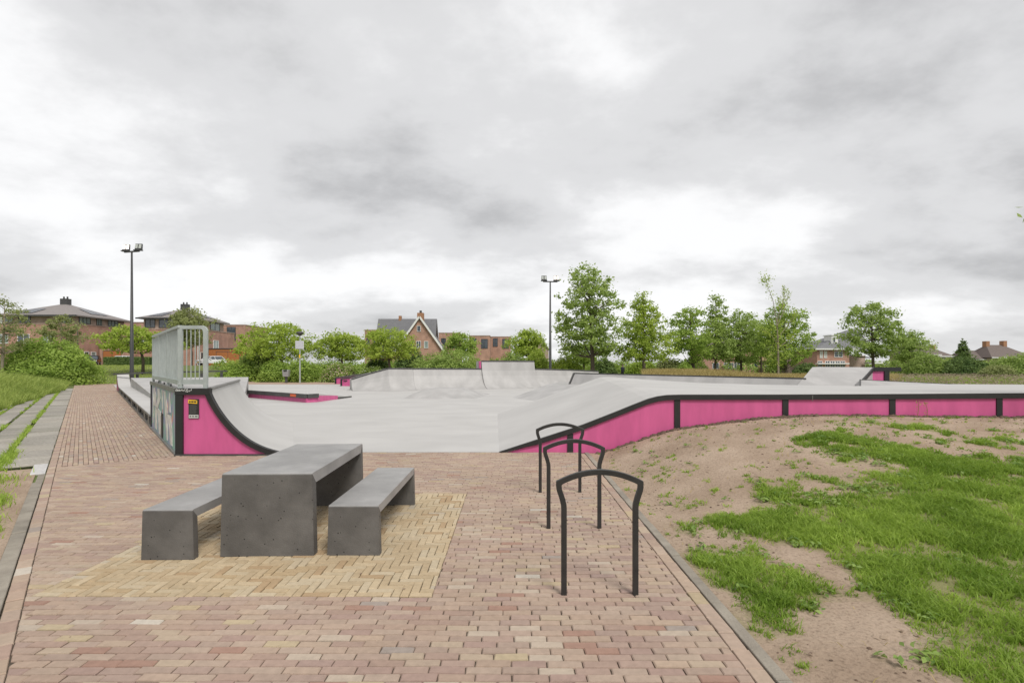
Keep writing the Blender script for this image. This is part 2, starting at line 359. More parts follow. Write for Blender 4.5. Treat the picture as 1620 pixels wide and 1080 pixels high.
# ---- bare earth with grass on the right, a finer sheet over the ground
ex = np.arange(1.50, 15.01, .07); ey = np.arange(.4, 10.60, .07)
EX, EY = np.meshgrid(ex, ey, indexing='ij'); EZ = bank_h(EX, EY)
def px_blob(px, py, rx, ry, w):
    p = G(px, py, 0)
    for _ in range(12): p = G(px, py, float(bank_h(p.x, min(p.y, 10.5))))
    s = p.y / F_PX; hh = EYE - p.z
    return (p.x, p.y, rx * s, ry * p.y * s / hh, w)
BLOBS = [px_blob(*b) for b in (
    (1570, 960, 190, 190, 1.6), (1500, 900, 120, 60, .9), (1450, 850, 190, 55, .95), (1630, 850, 170, 90, 1.3), (1350, 830, 100, 24, .9), (1190, 915, 85, 42, 1.2),
    (1120, 885, 40, 30, .6), (1245, 935, 55, 36, 1.0), (1165, 828, 85, 16, .95), (1300, 722, 75, 16, .95), (1420, 712, 95, 15, .95), (1500, 742, 150, 28, .95),
    (1590, 765, 90, 36, .95), (1575, 694, 60, 9, .9), (1265, 758, 60, 12, .6), (1200, 770, 40, 14, .55), (1120, 775, 30, 10, .5), (1480, 1045, 70, 40, .9),
    (1240, 985, 36, 20, .6), (1175, 1000, 30, 26, .45), (1350, 1000, 40, 16, .4), (1090, 800, 22, 8, .55), (1030, 805, 18, 8, .6), (1000, 760, 30, 7, .5), (1070, 765, 22, 6, .5),
    (1290, 888, 65, 22, -1.3), (1335, 985, 100, 50, -1.15), (1400, 1050, 70, 40, -.8), (1180, 700, 130, 26, -.7), (1130, 850, 40, 14, -.4), (1100, 730, 90, 30, -.6))]
def grass_mask(x, y):
    m = np.zeros(np.broadcast(x, y).shape)
    for bx, by, rx, ry, w in BLOBS: m = m + w * np.exp(-((x - bx) / rx) ** 2 - ((y - by) / ry) ** 2)
    m = m + 1.05 * (fbm(x * 1.7 + 40, y * 1.7, 4) - .52) + .95 * (fbm(x * 4.5 + 3, y * 4.5, 3) - .54)
    far = sstep(5.2, 7.4, y)
    m = m - far * (.12 + .9 * sstep(.60, .40, fbm(x * 2.6 + 11, y * 2.0 + 5, 3)))
    return np.clip((m - .16) / .78, 0, 1)
EF = grid_faces(len(ex), len(ey))
_fc = (np.stack([EX, EY], -1).reshape(-1, 2))[EF].mean(1)
M_earth, n_, l_ = new_mat('sandy_earth')
_o = n_.new('ShaderNodeOutputMaterial'); _b = n_.new('ShaderNodeBsdfPrincipled'); l_.new(_b.outputs[0], _o.inputs[0]); _b.inputs['Roughness'].default_value = .95; _b.inputs['Specular IOR Level'].default_value = .15
_g = n_.new('ShaderNodeNewGeometry'); _n1 = n_.new('ShaderNodeTexNoise'); _n1.inputs['Scale'].default_value = 1.3; _n1.inputs['Detail'].default_value = 8; l_.new(_g.outputs['Position'], _n1.inputs[0])
_r = n_.new('ShaderNodeValToRGB'); _r.color_ramp.elements[0].position = .35; _r.color_ramp.elements[1].position = .66
_r.color_ramp.elements[0].color = rgb(.33, .245, .178); _r.color_ramp.elements[1].color = rgb(.44, .34, .258); l_.new(_n1.outputs[0], _r.inputs[0])
_n3 = n_.new('ShaderNodeTexNoise'); _n3.inputs['Scale'].default_value = 38; _n3.inputs['Detail'].default_value = 5; l_.new(_g.outputs['Position'], _n3.inputs[0])
_r3 = n_.new('ShaderNodeValToRGB'); _r3.color_ramp.elements[0].position = .3; _r3.color_ramp.elements[1].position = .5; _r3.color_ramp.elements[0].color = (.62, .6, .58, 1); l_.new(_n3.outputs[0], _r3.inputs[0])
_mm = n_.new('ShaderNodeMixRGB'); _mm.blend_type = 'MULTIPLY'; _mm.inputs[0].default_value = .8; l_.new(_r.outputs[0], _mm.inputs[1]); l_.new(_r3.outputs[0], _mm.inputs[2])
_at = n_.new('ShaderNodeAttribute'); _at.attribute_name = 'tone'
_mg = n_.new('ShaderNodeMixRGB'); _mg.inputs[2].default_value = rgb(.20, .22, .07); l_.new(_at.outputs['Fac'], _mg.inputs[0]); l_.new(_mm.outputs[0], _mg.inputs[1]); l_.new(_mg.outputs[0], _b.inputs['Base Color'])
_n2 = n_.new('ShaderNodeTexNoise'); _n2.inputs['Scale'].default_value = 14; _n2.inputs['Detail'].default_value = 9; _n2.inputs['Roughness'].default_value = .7; l_.new(_g.outputs['Position'], _n2.inputs[0])
_bp = n_.new('ShaderNodeBump'); _bp.inputs['Strength'].default_value = .75; _bp.inputs['Distance'].default_value = .05; l_.new(_n2.outputs[0], _bp.inputs['Height']); l_.new(_bp.outputs[0], _b.inputs['Normal'])
earth = structure(np_mesh('earth_bank', np.stack([EX, EY, EZ], -1).reshape(-1, 3), EF, M_earth, tone=grass_mask(_fc[:, 0], _fc[:, 1]) * .75, smooth=True))

# ------------------------------------------------------------------ brick paving, every brick its own solid
def clip(poly, a, b, c):
    """keep a*x+b*y<=c"""
    out = []
    for i in range(len(poly)):
        p, q = poly[i], poly[(i + 1) % len(poly)]; fp = a * p[0] + b * p[1] - c; fq = a * q[0] + b * q[1] - c
        if fp <= 0: out.append(p)
        if fp * fq < 0:
            t = fp / (fp - fq); out.append((p[0] + (q[0] - p[0]) * t, p[1] + (q[1] - p[1]) * t))
    return out
def area(p): return .5 * abs(sum(p[i][0] * p[(i + 1) % len(p)][1] - p[(i + 1) % len(p)][0] * p[i][1] for i in range(len(p))))
RED = [((.345, .252, .200), 30), ((.330, .236, .190), 26), ((.362, .268, .208), 20), ((.315, .220, .182), 14), ((.375, .285, .216), 9), ((.300, .206, .176), 6), ((.385, .305, .245), 3), ((.295, .175, .135), 1.5), ((.295, .240, .212), 2), ((.44, .385, .335), .6), ((.375, .290, .195), 2)]
YEL = [((.415, .318, .212), 30), ((.43, .335, .228), 24), ((.395, .298, .195), 20), ((.44, .352, .25), 9), ((.375, .272, .168), 7), ((.34, .232, .14), 3), ((.40, .33, .255), 6)]
def pick(pal):
    c = random.choices([p[0] for p in pal], [p[1] for p in pal])[0]; k = random.uniform(.95, 1.05); t = random.uniform(-.02, .02)
    return (c[0] * k * 1.05, c[1] * (k + t) * 1.085, c[2] * (k + 2 * t) * 1.065)
def brick_geo(poly, z, tx, ty, ch=.006, drop=.006, deep=.035):
    n = len(poly); cx = sum(p[0] for p in poly) / n; cy = sum(p[1] for p in poly) / n
    top = []; rim = []; bot = []
    for x, y in poly:
        dx, dy = cx - x, cy - y; r = math.hypot(dx, dy) or 1; k = min(.45, ch * 1.25 / r)
        zz = z + tx * (x - cx) + ty * (y - cy)
        top.append((x + dx * k, y + dy * k, zz)); rim.append((x, y, zz - drop)); bot.append((x, y, -deep))
    f = [tuple(range(n))] + [(i, n + i, n + (i + 1) % n, (i + 1) % n) for i in range(n)] + [(n + i, 2 * n + i, 2 * n + (i + 1) % n, n + (i + 1) % n) for i in range(n)]
    return top + rim + bot, f
def ccw(p):
    s = sum(p[i][0] * p[(i + 1) % len(p)][1] - p[(i + 1) % len(p)][0] * p[i][1] for i in range(len(p)))
    return p if s > 0 else p[::-1]
def lay(bed_name, bed_poly, bricks, pal, nearest=300):
    """bed sheet + the nearest whole bricks as parts + all others joined"""
    bed = MB().add([(x, y, -.013) for x, y in bed_poly], [tuple(range(len(bed_poly)))]).build(bed_name, M_sand); structure(bed)
    def seen(p):
        x = sum(q[0] for q in p) / len(p); y = sum(q[1] for q in p) / len(p)
        if y < 1.6: return 1e9
        px = CX + F_PX * x / y; py = CY + F_PX * EYE / y
        return (x * x + y * y) ** .5 if -5 < px < 1625 and py < 1086 else 1e9
    full = [b for b in bricks if b[1]]; full.sort(key=lambda b: seen(b[0])); near = full[:nearest]; ids = set(id(b) for b in near)
    rest = [b for b in bricks if id(b) not in ids]
    variants = {}
    for b in near:
        poly, _, ang, L, W = b; key = (round(L, 3), round(W, 3), random.randrange(14))
        if key not in variants:
            l2, w2 = L / 2, W / 2; j = lambda: random.uniform(-.003, .003)
            c = [(-l2 + j(), -w2 + j()), (l2 + j(), -w2 + j()), (l2 + j(), w2 + j()), (-l2 + j(), w2 + j())]
            v, f = brick_geo(c, 0, random.uniform(-.012, .012), random.uniform(-.02, .02))
            me = bpy.data.meshes.new('brick'); me.from_pydata(v, [], f); me.materials.append(M_brick)
            at = me.attributes.new('Col', 'FLOAT_COLOR', 'FACE'); cc = pick(pal)
            for i in range(len(f)): at.data[i].color = (*cc, 1)
            variants[key] = me
        x = sum(q[0] for q in poly) / len(poly); y = sum(q[1] for q in poly) / len(poly)
        o = bpy.data.objects.new('brick', variants[key]); col.objects.link(o); o.parent = bed
        o.location = (x, y, random.uniform(-.003, .003)); o.rotation_euler = (0, 0, ang + random.choice((0, math.pi)) + random.uniform(-.008, .008))
    V = []; F = []; C = []
    for b in rest:
        j = .0026; poly = ccw([(x + random.uniform(-j, j), y + random.uniform(-j, j)) for x, y in b[0]])
        v, f = brick_geo(poly, random.uniform(-.003, .003), random.uniform(-.012, .012), random.uniform(-.02, .02))
        k = len(V); V += v; F += [tuple(i + k for i in q) for q in f]; C += [pick(pal)] * len(f)
    me = bpy.data.meshes.new('paver_field'); me.from_pydata(V, [], F); me.materials.append(M_brick)
    at = me.attributes.new('Col', 'FLOAT_COLOR', 'FACE'); at.data.foreach_set('color', np.c_[np.array(C), np.ones(len(C))].astype(np.float32).ravel())
    o = bpy.data.objects.new('paver_field', me); col.objects.link(o); o.parent = bed; stuff(o)
    return bed
BL, BW, JT = .200, .0660, .0055          # brick length, width, joint
YX0, YX1, YY0, YY1 = -3.575, -.590, 4.0, 7.2
red = []
def add_red(poly, whole, ang, L, W):
    if len(poly) >= 3 and area(poly) > .0006: red.append((poly, whole, ang, L, W))
row = 0; y = 1.35
HP = [(NL[0], NL[1], NL @ L0 - .112), (DL[0], DL[1], DL @ L0 + 6.79), (0, 1, 10.575), (1, 0, 1.330)]
while y < 10.6:
    x = -8.6 + (row % 2) * .5 * (BL + JT) + random.uniform(-.03, .03)
    while x < 1.4:
        L = BL * random.choice((1, 1, 1, 1, .985, 1.01)); wv = .006 * math.sin(x * 1.3 + row * .13) + .004 * math.sin(x * 3.7 + row * .4)
        p = [(x, y + wv), (x + L, y + wv), (x + L, y + wv + BW), (x, y + wv + BW)]; q = p
        for h in HP: q = clip(q, *h) if q else q
        if q:
            whole = len(q) == 4 and area(q) > .99 * L * BW
            if y + BW / 2 > YY0 and y + BW / 2 < YY1:
                if x + L > YX0 and x < YX1:
                    for h in ((1, 0, YX0 - .003), (-1, 0, -YX1 - .003)):
                        r = clip(q, *h)
                        if r: add_red(r, False, 0, L, BW)
                else: add_red(q, whole, 0, L, BW)
            else: add_red(q, whole, 0, L, BW)
        x += L + JT
    y += BW + JT; row += 1
def in_path(d0, d1, u0, u1):
    return [tuple(path_pt(d, u)[:2]) for d, u in ((d0, u0), (d1, u0), (d1, u1), (d0, u1))]
path_ang = math.atan2(DL[1], DL[0])
d = -.112 - BW; k = 0
while d > -3.4:
    u = 6.80 + (k % 2) * .1
    while u < 53:
        add_red(in_path(d, d + BW, u, u + BL), True, path_ang, BL, BW); u += BL + JT
    d -= BW + JT; k += 1
for u in np.arange(-3.4, 53, BL + JT): add_red(in_path(-.106, -.004, u, u + BL), True, path_ang, BL, .102)
for yy in np.arange(1.2, 10.4, BL + JT): add_red([(1.336, yy), (1.436, yy), (1.436, yy + BL), (1.336, yy + BL)], True, math.pi / 2, BL, .10)
bed = [tuple(path_pt(0, -4)[:2]), (1.44, 1.1), (1.44, 10.6), (-5.9, 10.6)] + [tuple(path_pt(-1.95, 8)[:2]), tuple(path_pt(-3.4, 53)[:2]), tuple(path_pt(0, 53)[:2])]
lay('brick_pavement', bed, red, RED)
yel = []
for kk in range(-130, 131):
    for mm in range(-30, 31):
        ox = YX0 + (kk + 3 * mm) * .067; oy = YY0 + (kk - 3 * mm) * .067; W = .067; g = .0026
        for p, ang in (([(ox + g, oy + g), (ox + 3 * W - g, oy + g), (ox + 3 * W - g, oy + W - g), (ox + g, oy + W - g)], 0), ([(ox + g, oy + W + g), (ox + W - g, oy + W + g), (ox + W - g, oy + 4 * W - g), (ox + g, oy + 4 * W - g)], math.pi / 2)):
            q = p
            for h in ((1, 0, YX1), (-1, 0, -YX0), (0, 1, YY1), (0, -1, -YY0)): q = clip(q, *h) if q else q
            if q and area(q) > .0008: yel.append((q, area(q) > .99 * (3 * W - 2 * g) * (W - 2 * g), ang, 3 * W - 2 * g, W - 2 * g))
lay('yellow_brick_paving', [(YX0, YY0), (YX1, YY0), (YX1, YY1), (YX0, YY1)], yel, YEL).location.z = .0012

# ---- kerbs
kr = MB().box(1.45, 1.545, 1.0, 10.55, -.2, -.03).build('kerb', M_kerb); structure(kr)
for i in range(10):
    y0 = 1.02 + i * .955; t = random.uniform(-.004, .004)
    MB().hexa([(1.446, y0 + .003, -.1), (1.532, y0 + .003, -.1), (1.532, y0 + .952, -.1), (1.446, y0 + .952, -.1), (1.448, y0 + .003, .004 + t), (1.528, y0 + .003, .006 + t), (1.528, y0 + .952, .006 + t), (1.448, y0 + .952, .004 + t)]).build('kerb_stone', M_kerb, kr, bevel=.006)
kl = MB().prism([path_pt(.012, -4, -.2), path_pt(.10, -4, -.2), path_pt(.10, 6.5, -.2), path_pt(.012, 6.5, -.2)], (0, 0, .17)).build('kerb_edge', M_kerb); structure(kl)
for i in range(10):
    u0 = -3.6 + i * 1.0; t = random.uniform(-.006, .006)
    if i == 9: continue
    MB().prism([path_pt(.006, u0 + .005, -.1), path_pt(.125, u0 + .005, -.1), path_pt(.125, u0 + .995, -.1), path_pt(.006, u0 + .995, -.1)], (0, 0, .105 + t)).build('kerb_stone', M_kerb, kl, bevel=.01)
# ---- grey slabs with grassy joints left of the path
sl = MB().prism([path_pt(.02, 6.6, -.09), path_pt(2.5, 6.6, -.09), path_pt(.4, 52, -.09), path_pt(.02, 52, -.09)], (0, 0, .055)).build('slab_path', M_sand); structure(sl)
smesh = {}
def slab_obj(d0, d1, u0, u1, c):
    cx = path_pt((d0 + d1) / 2, (u0 + u1) / 2)
    w, l = d1 - d0, u1 - u0; key = (round(w, 2), round(l, 2), c)
    if key not in smesh:
        v, f = brick_geo([(-l / 2, -w / 2), (l / 2, -w / 2), (l / 2, w / 2), (-l / 2, w / 2)], 0, random.uniform(-.006, .006), random.uniform(-.006, .006), .01, .008, .05)
        me = bpy.data.meshes.new('slab'); me.from_pydata(v, [], f); me.materials.append(M_slab); at = me.attributes.new('Col', 'FLOAT_COLOR', 'FACE')
        cc = [(.29, .27, .235), (.265, .245, .215), (.315, .29, .25), (.245, .23, .195), (.335, .31, .27), (.44, .43, .42)][c]
        for i in range(len(f)): at.data[i].color = (*cc, 1)
        smesh[key] = me
    o = bpy.data.objects.new('slab', smesh[key]); col.objects.link(o); o.parent = sl
    o.location = (cx.x, cx.y, random.uniform(-.012, .0)); o.rotation_euler = (random.uniform(-.012, .012), random.uniform(-.012, .012), path_ang + random.uniform(-.012, .012))
for c, (d0, d1, st) in enumerate(((.010, .62, 7.4), (.72, 1.18, 7.9), (1.27, 1.73, 8.3), (1.83, 2.29, 9.0))):
    u = st + c * .35
    while u < 46 and slab_edge(u) > d0: slab_obj(d0, d1, u, u + (.98 if c == 0 else .95), random.randrange(5)); u += 1.0 if c == 0 else .985
slab_obj(.012, .20, 6.35, 7.33, 5)

# ------------------------------------------------------------------ skatepark
FY = 10.585                                   # front edge of the concrete slab
MB().prism([(-6.6, FY, -.03), (24, FY, -.03), (26, 47, -.03), (-30, 47.5, -.03), (-34.0, 46, -.03)], (0, 0, .036)).build('skatepark_floor', M_conc)
structure(bpy.data.objects['skatepark_floor'])
for nm, a, b in (('floor_joint', (-3.2, FY + .02), (-9.0, 33)),):
    pass
N = Vector((-6.35, 10.20, 0)); Fp = Vector((-9.90, 14.77, 0)); C0 = Vector((-5.73, 10.25, 0)); C1 = Vector((-8.04, 15.9, 0)); QH = 1.27
off = np.array([0, .06, .19, .38, .61, .86, 1.13, 1.36, 1.60]); zz = np.array([1.27, 1.13, .87, .61, .405, .245, .125, .05, .008])
_t = np.linspace(0, 1, 9); _tt = np.linspace(0, 1, 25)
pf = np.polyfit(_t, off, 4), np.polyfit(_t, zz, 4); qx = np.polyval(pf[0], _tt); qz = np.clip(np.polyval(pf[1], _tt), .007, QH); qx[0] = 0; qz[0] = QH; qx = np.maximum.accumulate(qx); qz = np.minimum.accumulate(qz); qz = .007 + (qz - qz[-1]) * (QH - .007) / (QH - qz[-1])
qp = thing('quarter_pipe', 'tall quarter pipe with pink side, graffiti back and grey railing beside the path', 'skate ramp', tuple(N))
b = MB(); fr = [(C0.x + x, 10.25, z) for x, z in zip(qx, qz)]; bk = [(C1.x + x, C1.y, z) for x, z in zip(qx, qz)]; k = len(fr)
b.add(fr + bk + [(x, y, -.02) for x, y, z in fr] + [(x, y, -.02) for x, y, z in bk],
      [(i, i + 1, k + i + 1, k + i) for i in range(k - 1)] + [(i, 2 * k + i, 2 * k + i + 1, i + 1) for i in range(k - 1)] + [(k + i, k + i + 1, 3 * k + i + 1, 3 * k + i) for i in range(k - 1)] + [(2 * k, 3 * k, k, 0)])
b.build('riding_surface', M_conc, qp, fix=True, smooth=False)
dl = (Fp - N).normalized(); dn = Vector((dl.y, -dl.x, 0))       # along the back face, and inwards
Ni, Fi = N + dn * .05 + dl * .06, Fp + dn * .05
MB().prism([(Ni.x, 10.25, QH - .0), (C0.x, 10.25, QH), (C1.x, C1.y, QH), (-11.1, 20.0, QH), (Fi.x, Fi.y, QH)], (0, 0, -QH)).build('deck', M_conc2, qp)
MB().tube([(C0.x, 10.23, QH - .005), (C1.x, C1.y + .02, QH - .005)], .035, 8).build('coping', M_steel, qp)
pp = [(N.x + .12, 10.215, .03), (N.x + .12, 10.215, QH - .10)] + [(C0.x + x - .04 - .03 * t, 10.215, max(z - .09, .03)) for x, z, t in zip(qx[::2], qz[::2], _tt[::2])][0:]
MB().prism(pp, (0, .03, 0)).build('side_panel', M_pink, qp)
# curved black edge, following the transition
e1 = [(C0.x + x, z) for x, z in zip(qx, qz)]; vs_ = []
for i, (x, z) in enumerate(e1):
    a = e1[max(i - 1, 0)]; c = e1[min(i + 1, k - 1)]; tx, tz = c[0] - a[0], c[1] - a[1]; L = math.hypot(tx, tz); nx, nz = tz / L, -tx / L
    vs_.append(((x + .0, 10.17, z + .006), (x + nx * .092, 10.17, max(z + nz * .092, .006 - .004 * i / k)), (x, 10.26, z + .006), (x + nx * .092, 10.26, max(z + nz * .092, .006 - .004 * i / k))))
b = MB(); b.add([p for q in vs_ for p in q], sum([[(4 * i, 4 * i + 4, 4 * i + 5, 4 * i + 1), (4 * i, 4 * i + 2, 4 * i + 6, 4 * i + 4), (4 * i + 1, 4 * i + 5, 4 * i + 7, 4 * i + 3)] for i in range(k - 1)], []))
b.build('curved_edge', M_black, qp)
MB().box(N.x - .01, C0.x + .03, 10.165, 10.262, QH - .118, QH + .004).build('top_edge', M_black, qp)
MB().box(N.x - .005, N.x + .135, 10.172, 10.26, .02, QH - .12).build('corner_post', M_black, qp)
MB().box(N.x - .02, C0.x + 1.35, 10.168, 10.25, .0, .028).build('base_rail', M_blackd, qp)
# info plate: black sheet, yellow header, pale foot
ip = MB().box(XA(298.5, 10.2), XA(314.5, 10.2), 10.196, 10.214, HA(661.5, 10.2), HA(631, 10.2)).build('info_plate', M_blackplate, qp)
MB().prism([(XA(297.8, 10.2), 10.192, HA(637.5, 10.2)), (XA(312.2, 10.2), 10.192, HA(638.4, 10.2)), (XA(312.2, 10.2), 10.192, HA(633.2, 10.2)), (XA(308, 10.2), 10.192, HA(632.4, 10.2)), (XA(298.2, 10.2), 10.192, HA(631.8, 10.2))], (0, .004, 0)).build('yellow_header', M_yellow, ip)
MB().box(XA(299, 10.2), XA(314.2, 10.2), 10.192, 10.197, HA(661, 10.2), HA(655.8, 10.2)).build('pale_footer', M_palegrey, ip)
for i in range(9):
    yy = 640.5 + i * 1.6; MB().box(XA(300, 10.2), XA(312.5 - 3 * random.random(), 10.2), 10.193, 10.1965, HA(yy + .55, 10.2), HA(yy, 10.2)).build('text_line', M_textgrey, ip)
for a, c in ((299.6, 302.0), (303.0, 306.6), (307.4, 311.0)): MB().box(XA(a, 10.2), XA(c, 10.2), 10.190, 10.193, HA(636.4, 10.2), HA(634.0, 10.2)).build('header_letter', M_blackplate, ip)
for a, c in ((300.4, 303), (304.4, 307.2), (308.6, 313)): MB().box(XA(a, 10.2), XA(c, 10.2), 10.190, 10.193, HA(659.2, 10.2), HA(657.2, 10.2)).build('footer_logo', M_textgrey, ip)
# white marker tag on the black edge
def stroke(pts, w, y, name, m, parent, dy=.003):
    b = MB()
    for i in range(len(pts) - 1):
        (x0, z0), (x1, z1) = pts[i], pts[i + 1]; L = math.hypot(x1 - x0, z1 - z0) or 1; nx, nz = -(z1 - z0) / L * w / 2, (x1 - x0) / L * w / 2
        b.prism([(x0 - nx, y, z0 - nz), (x1 - nx, y, z1 - nz), (x1 + nx, y, z1 + nz), (x0 + nx, y, z0 + nz)], (0, dy, 0))
    return b.build(name, m, parent)
def tagpx(pts): return [(XA(270 + x / 27, 10.16), HA(608 + y / 27, 10.16)) for x, y in pts]
for pts in ([(260, 180), (205, 240), (225, 290), (290, 200), (285, 290)], [(300, 200), (320, 290), (360, 200), (380, 250)], [(340, 240), (375, 290), (400, 230)], [(420, 280), (450, 210), (490, 280), (500, 200)], [(480, 200), (540, 285), (590, 190), (575, 290), (620, 180)], [(620, 290), (680, 300), (740, 325)], [(720, 190), (660, 230), (720, 260), (870, 255), (885, 190)], [(760, 250), (790, 300), (840, 250)]):
    stroke(tagpx(pts), .011, 10.161, 'marker_tag', M_tag, qp)
# back face with graffiti, built along the path
ang = math.atan2(dl.y, dl.x); FL = (Fp - N).length
def back(name, m, s0, s1, z0, z1, d0, d1):
    a, c = N + dl * s0, N + dl * s1
    return MB().prism([a + dn * d0, c + dn * d0, c + dn * d1, a + dn * d1], (0, 0, z1 - z0)), z0
def bpart(name, m, s0, s1, z0, z1, d0=0.0, d1=.05, parent=qp):
    b, z = back(name, m, s0, s1, z0, z1, d0, d1); b.v = [(x, y, q + z) for x, y, q in b.v]
    return b.build(name, m, parent)
M_graf, n_, l_ = new_mat('spray_paint_mural')
_o = n_.new('ShaderNodeOutputMaterial'); _b = n_.new('ShaderNodeBsdfPrincipled'); l_.new(_b.outputs[0], _o.inputs[0]); _b.inputs['Roughness'].default_value = .6
_t1 = n_.new('ShaderNodeTexCoord'); _mp = n_.new('ShaderNodeMapping'); _mp.inputs['Scale'].default_value = (.9, .9, .7); l_.new(_t1.outputs['Object'], _mp.inputs[0])
_n1 = n_.new('ShaderNodeTexNoise'); _n1.inputs['Scale'].default_value = 1.3; _n1.inputs['Detail'].default_value = 3; _n1.inputs['Distortion'].default_value = 1.2; l_.new(_mp.outputs[0], _n1.inputs[0])
_r = n_.new('ShaderNodeValToRGB'); _r.color_ramp.interpolation = 'EASE'; els = _r.color_ramp.elements
els[0].position = .30; els[0].color = rgb(.14, .18, .36); els[1].position = .72; els[1].color = rgb(.62, .26, .10)
for p_, c_ in ((.40, (.30, .33, .45)), (.46, (.22, .44, .32)), (.52, (.34, .34, .46)), (.58, (.42, .30, .44)), (.64, (.60, .34, .24))): e_ = els.new(p_); e_.color = rgb(*c_)
l_.new(_n1.outputs[0], _r.inputs[0]); l_.new(_r.outputs[0], _b.inputs['Base Color'])
bpart('mural_panel', M_graf, .15, FL - .14, .03, QH - .09, .02, .05)
bpart('end_post', M_black, FL - .14, FL, .02, QH - .04, -.005, .09)
bpart('back_top_rail', M_steel, .0, FL, QH - .085, QH + .004, -.02, .06)
bpart('back_base_rail', M_steel, .0, FL, .0, .035, -.03, .03)
bpart('door_slit', M_black, 2.62, 3.0, .06, .60, .004, .03)
M_cream = mat('cream_spray_paint', (.80, .78, .71), (.72, .70, .65), 5, .6, stain=(6, .7))
def bstroke(pts, w, name='painted_letter'):
    b = MB()
    for i in range(len(pts) - 1):
        (s0, z0, w0), (s1, z1, w1) = pts[i], pts[i + 1]
        q = [N + dl * (s0 - w0 / 2) + Vector((0, 0, z0)), N + dl * (s0 + w0 / 2) + Vector((0, 0, z0)), N + dl * (s1 + w1 / 2) + Vector((0, 0, z1)), N + dl * (s1 - w1 / 2) + Vector((0, 0, z1))]
        b.add([p + dn * .012 for p in q] + [p + dn * .02 for p in q], [(0, 1, 2, 3), (7, 6, 5, 4), (0, 1, 5, 4), (1, 2, 6, 5), (2, 3, 7, 6), (3, 0, 4, 7)])
    return b.build(name, M_cream, qp)
for pts in ([(.95, .08, .3), (1.1, .4, .5), (1.45, .68, .7), (1.75, .66, .3)], [(1.75, .1, .16), (1.9, .5, .4), (2.0, .8, .55), (2.3, 1.14, .4)], [(1.2, .74, .16), (1.3, 1.0, .3), (1.25, 1.14, .2)], [(3.3, .06, .45), (3.4, .45, .75), (3.75, .62, .9), (4.2, .66, .35)],
            [(4.35, .1, .35), (4.45, .52, .6), (3.95, .74, .55), (3.55, .92, .75), (3.7, 1.14, .55)], [(4.75, .66, .5), (4.6, .92, .65), (4.85, 1.12, .35)], [(2.75, .70, .16), (2.8, 1.14, .3)], [(5.2, .2, .14), (5.1, .7, .22), (5.25, 1.1, .12)]):
    bstroke(pts, .3)
# railing on the deck: pickets, rails, posts
RT = 2.47
def rp(s, z, d=.06): return N + dl * s + dn * d + Vector((0, 0, z))
rail = MB().bar(rp(.0, RT - .02), rp(FL, RT + .03), .07, .05).build('railing', M_galv, qp)
MB().bar(rp(.0, QH + .115), rp(FL, QH + .115), .05, .09).build('bottom_rail', M_galv, rail)
s = .1
while s < FL - .05:
    MB().bar(rp(s, QH + .14), rp(s, RT - .03), .013, .013, up=(dl.x, dl.y, 0)).build('picket', M_galv, rail); s += .115
for s in (.06, 2.0, 3.9, FL - .06): MB().bar(rp(s, QH - .02), rp(s, RT - .02), .06, .045, up=(dl.x, dl.y, 0)).build('post', M_galv, rail)
for s in (1.1, 2.4, 3.7, 5.0): MB().bar(rp(s, QH + .0, .02), rp(s, QH + .06, .02), .03, .05, up=(dl.x, dl.y, 0)).build('foot_bracket', M_darkmetal, rail)
xa, xb = N.x + .03, N.x + .56
fr_ = MB(); yb = 10.24
outl = [(xb, QH - .01), (xb, RT - .09), (xb - .03, RT - .03), (xb - .09, RT), (xa - .02, RT)]
inl = [(xb - .075, QH - .01), (xb - .075, RT - .12), (xb - .09, RT - .08), (xb - .12, RT - .065), (xa - .02, RT - .065)]
for i in range(4): fr_.prism([(outl[i][0], yb, outl[i][1]), (outl[i + 1][0], yb, outl[i + 1][1]), (inl[i + 1][0], yb, inl[i + 1][1]), (inl[i][0], yb, inl[i][1])], (0, .05, 0))
fr_.build('end_frame', M_galv, rail)
MB().box(xa - .03, xa + .05, yb, yb + .05, QH - .01, RT - .066).build('end_post', M_galv, rail)
MB().box(xa + .052, xb - .077, yb + .005, yb + .045, QH + .08, QH + .17).build('end_rail', M_galv, rail)
for i in range(4):
    x = xa + .05 + (i + 1) * (xb - .075 - xa - .05) / 5
    MB().box(x - .006, x + .006, yb + .015, yb + .031, QH + .17, RT - .066).build('picket', M_galv, rail)

# ---- long low ledge beside the path, rising at its far end
def lp(s, d, z): p = Fp + dl * s + dn * d; return Vector((p.x, p.y, z))
prof = [(0, .36), (22.0, .36), (23.0, .40), (24.0, .52), (24.8, .72), (25.4, .94), (25.8, 1.08), (26.0, 1.12), (26.6, 1.12)]
lg = thing('grind_ledge', 'long low concrete ledge with dark openings between its supports along the path, curving up at its far end', 'ledge', tuple(Fp))
b = MB(); n_ = len(prof)
b.add([lp(s, -.02, z) for s, z in prof] + [lp(s, .62, z) for s, z in prof] + [lp(s, -.02, z - .05) for s, z in prof] + [lp(s, .62, z - .05) for s, z in prof],
      sum([[(i, i + 1, n_ + i + 1, n_ + i), (2 * n_ + i, 3 * n_ + i, 3 * n_ + i + 1, 2 * n_ + i + 1), (i, 2 * n_ + i, 2 * n_ + i + 1, i + 1), (n_ + i, n_ + i + 1, 3 * n_ + i + 1, 3 * n_ + i)] for i in range(n_ - 1)], []) + [(0, n_, 3 * n_, 2 * n_), (n_ - 1, 3 * n_ - 1, 4 * n_ - 1, 2 * n_ - 1)])
b.build('top_slab', M_conc, lg)
b = MB()
